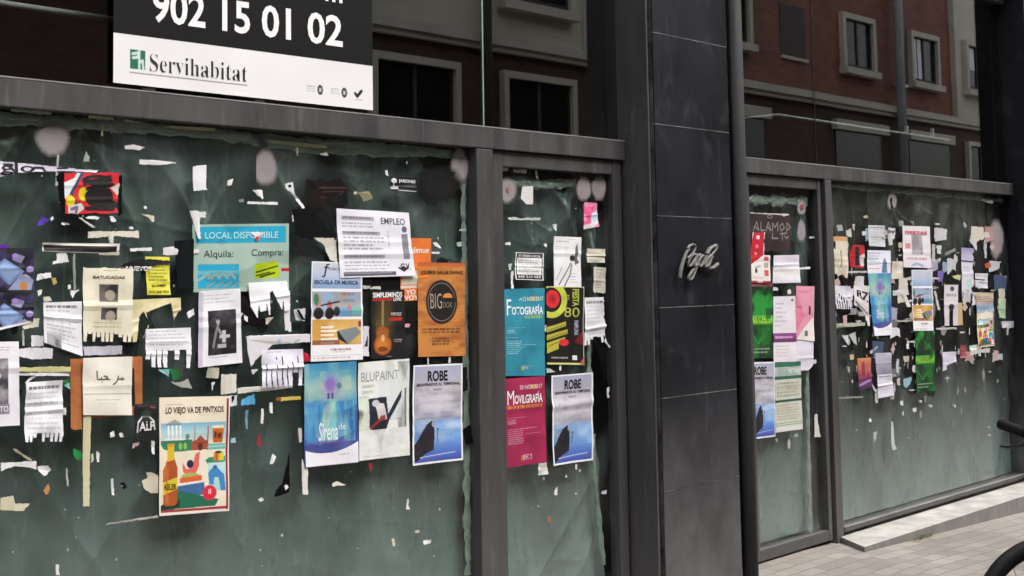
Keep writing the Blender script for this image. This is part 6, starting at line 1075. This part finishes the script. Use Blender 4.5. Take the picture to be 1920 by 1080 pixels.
# ------------------------------------------------------------------ metal script on the pillar
M_SCRIPT = noisy('weathered_steel_lettering', (.13,.126,.118), (.21,.206,.195), 9, (.6, .75), .3, 0)
let = empty('script_lettering', (5.9, -.2, 1.77), label='raised metal script lettering on the black stone pillar', cat='lettering')
def lp(x, y): 
    X, Z = W(1260+x/10.8, 440+y/10.8, -.225); return (X-5.9, -.026, Z-1.77)
def smooth(pts, n=5):
    P = [Vector(p) for p in pts]; P = [P[0]]+P+[P[-1]]; out = []
    for i in range(1, len(P)-2):
        for k in range(n):
            t = k/n; a, b_, c, d = P[i-1], P[i], P[i+1], P[i+2]
            out.append(.5*((2*b_)+(c-a)*t+(2*a-5*b_+4*c-d)*t*t+(3*b_-a-3*c+d)*t**3))
    out.append(P[-2]); return out
for strokes in [
  [[(300,285),(360,215),(430,205),(455,255),(420,360),(350,440),(290,480)], [(330,290),(270,400),(215,560),(175,720),(155,890)], [(310,300),(250,420),(200,560),(160,700),(140,880)]],
  [[(470,395),(390,430),(320,540),(320,630),(370,620),(440,500),(490,395)], [(490,395),(440,540),(430,630),(470,610)]],
  [[(560,400),(490,440),(440,560),(455,625),(510,560),(550,410)], [(550,410),(500,580),(455,740),(395,880),(340,915),(325,860),(385,750),(480,640),(530,600)]],
  [[(610,420),(555,490),(530,600),(560,645),(610,570),(640,450),(610,420)]],
  [[(620,620),(680,450),(770,290),(860,215),(895,235),(850,330),(750,450),(680,560),(650,640)], [(690,400),(760,280),(860,225)]],
  [[(790,430),(720,460),(650,580),(655,650),(710,620),(770,510),(800,430)], [(800,430),(745,590),(735,670),(790,685),(850,640),(915,580)], [(770,690),(840,655),(905,600)]]]:
    b = B()
    for st in strokes: b.tube(smooth([lp(*p) for p in st]), .0062 if len(st) > 4 else .0085, 8)
    for v in b.bm.verts: v.co.y = -.028+(v.co.y+.026)*1.6
    b.build('letter', M_SCRIPT, let)
# ------------------------------------------------------------------ bicycle at the right edge
def bike():
    HEAD = R_(112)                 # the bicycle's backward direction, from +Y towards +X
    back = Vector((math.sin(HEAD), math.cos(HEAD), 0)); left = Vector((math.sin(HEAD-math.pi/2), math.cos(HEAD-math.pi/2), 0))
    rz = math.atan2(back.y, back.x)
    px_, py_ = 5.10, -2.25
    root = empty('bicycle', (px_, py_, 0), rz, label='black bicycle parked on the pale pavement at the right edge', cat='bicycle')
    # local axes: +x backwards, +y to the rider's right, z up; front hub above the origin
    def wheel(x):
        wl = B(); wl.tube([(x+.322*math.cos(a), 0, .35+.322*math.sin(a)) for a in np.linspace(0, 2*math.pi, 64, endpoint=False)], .027, 12, closed=True); wl = wl.build('wheel', M_RUBBER, root)
        r_ = B(); r_.tube([(x+.292*math.cos(a), 0, .35+.292*math.sin(a)) for a in np.linspace(0, 2*math.pi, 64, endpoint=False)], .011, 8, closed=True); r_.build('rim', M_BLACKPAINT, wl)
        h = B(); h.tube([(x, -.05, .35), (x, .05, .35)], .02, 12); h.build('hub', M_ALU, wl)
        s = B()
        for k in range(28):
            a = 2*math.pi*k/28; sg = 1 if k % 2 else -1
            s.tube([(x+.018*math.cos(a+.9*sg), .03*sg, .35+.018*math.sin(a+.9*sg)), (x+.288*math.cos(a), 0, .35+.288*math.sin(a))], .0012, 4)
        s.build('spokes', M_ALU, wl); return wl
    wheel(0); wheel(1.06)
    hx = .13; f = B()
    f.tube([(hx+.02, 0, .80), (hx+.055, 0, .69)], .022, 12)
    f.tube([(hx+.05, 0, .70), (.50, 0, .31)], .019, 12); f.tube([(hx+.03, 0, .78), (.66, 0, .74)], .016, 12); f.tube([(.68, 0, .80), (.50, 0, .31)], .016, 12)
    for s in (-1, 1):
        f.tube([(.50, s*.03, .31), (.78, s*.055, .33), (1.06, s*.062, .35)], .010, 8); f.tube([(.67, s*.012, .74), (.86, s*.055, .55), (1.06, s*.062, .35)], .009, 8)
    f.tube([(.50, -.045, .31), (.50, .045, .31)], .023, 12); f.build('frame', M_BLACKPAINT, root)
    k = B()
    k.tube([(hx+.055, 0, .69), (.085, 0, .685), (.08, 0, .68)], .018, 10)
    for s in (-1, 1): k.tube([(.09, 0, .685), (.085, s*.055, .67), (.05, s*.055, .5), (0, s*.055, .35)], [.014, .014, .013, .010], 10)
    k.build('fork', M_BLACKPAINT, root)
    hb = B(); bz = 1.04
    hb.tube([(hx+.02, 0, .80), (hx-.005, 0, .98), (hx-.02, 0, bz)], .014, 10); hb.tube([(hx+.03, -.28, bz+.039), (hx+.008, -.14, bz+.02), (hx-.02, 0, bz), (hx+.008, .14, bz+.02), (hx+.03, .28, bz+.039)], .0115, 10); hb = hb.build('handlebar', M_BLACKPAINT, root)
    for s in (-1, 1):
        g = B(); g.tube([(hx+.012, s*.155, bz+.022), (hx+.030, s*.285, bz+.040), (hx+.033, s*.303, bz+.042)], [.020, .021, .0215], 14); g.build('grip', M_RUBBER, hb)
        l = B(); l.tube([(hx+.005, s*.12, bz+.01), (hx-.03, s*.15, bz-.02), (hx-.035, s*.21, bz-.035), (hx-.03, s*.25, bz-.035)], [.008, .007, .006, .005], 8); l.build('brake_lever', M_BLACKPAINT, hb)
    sd_ = B(); n = 14; rows = []
    for i in range(n):
        u = i/(n-1); x = .56+.27*u; wd = .018+.062*u**1.6; z = .90+.018*u*u
        rows.append([sd_.bm.verts.new((x, wd*math.sin(a), z+.028*math.cos(a)-(.02 if abs(a) > 1.6 else 0))) for a in np.linspace(-2.2, 2.2, 9)])
    for a, c in zip(rows[:-1], rows[1:]):
        for j in range(8): sd_.bm.faces.new((a[j], a[j+1], c[j+1], c[j])).smooth = True
    for r_ in (rows[0], rows[-1]): sd_.bm.faces.new(r_)
    sd_ = sd_.build('saddle', M_RUBBER, root); p = B(); p.tube([(.68, 0, .80), (.71, 0, .905)], .013, 10); p.build('seat_post', M_ALU, sd_)
    c = B(); c.tube([(.50, .055, .31), (.50, .062, .31)], .09, 28); c = c.build('crank', M_BLACKPAINT, root)
    for s in (-1, 1):
        a = B(); a.tube([(.50, s*.066, .31), (.50+s*.12, s*.078, .31-s*.11)], .010, 8); a.build('crank_arm', M_ALU, c)
        pd = B(); pd.box(.50+s*.12-.045, .50+s*.12+.045, s*.09, s*.17, .31-s*.11-.010, .31-s*.11+.010, bev=.004); pd.build('pedal', M_RUBBER, c)
    st = B(); st.tube([(.60, -.04, .30), (.62, -.20, .012)], .009, 8); st.build('kickstand', M_ALU, root)
bike()
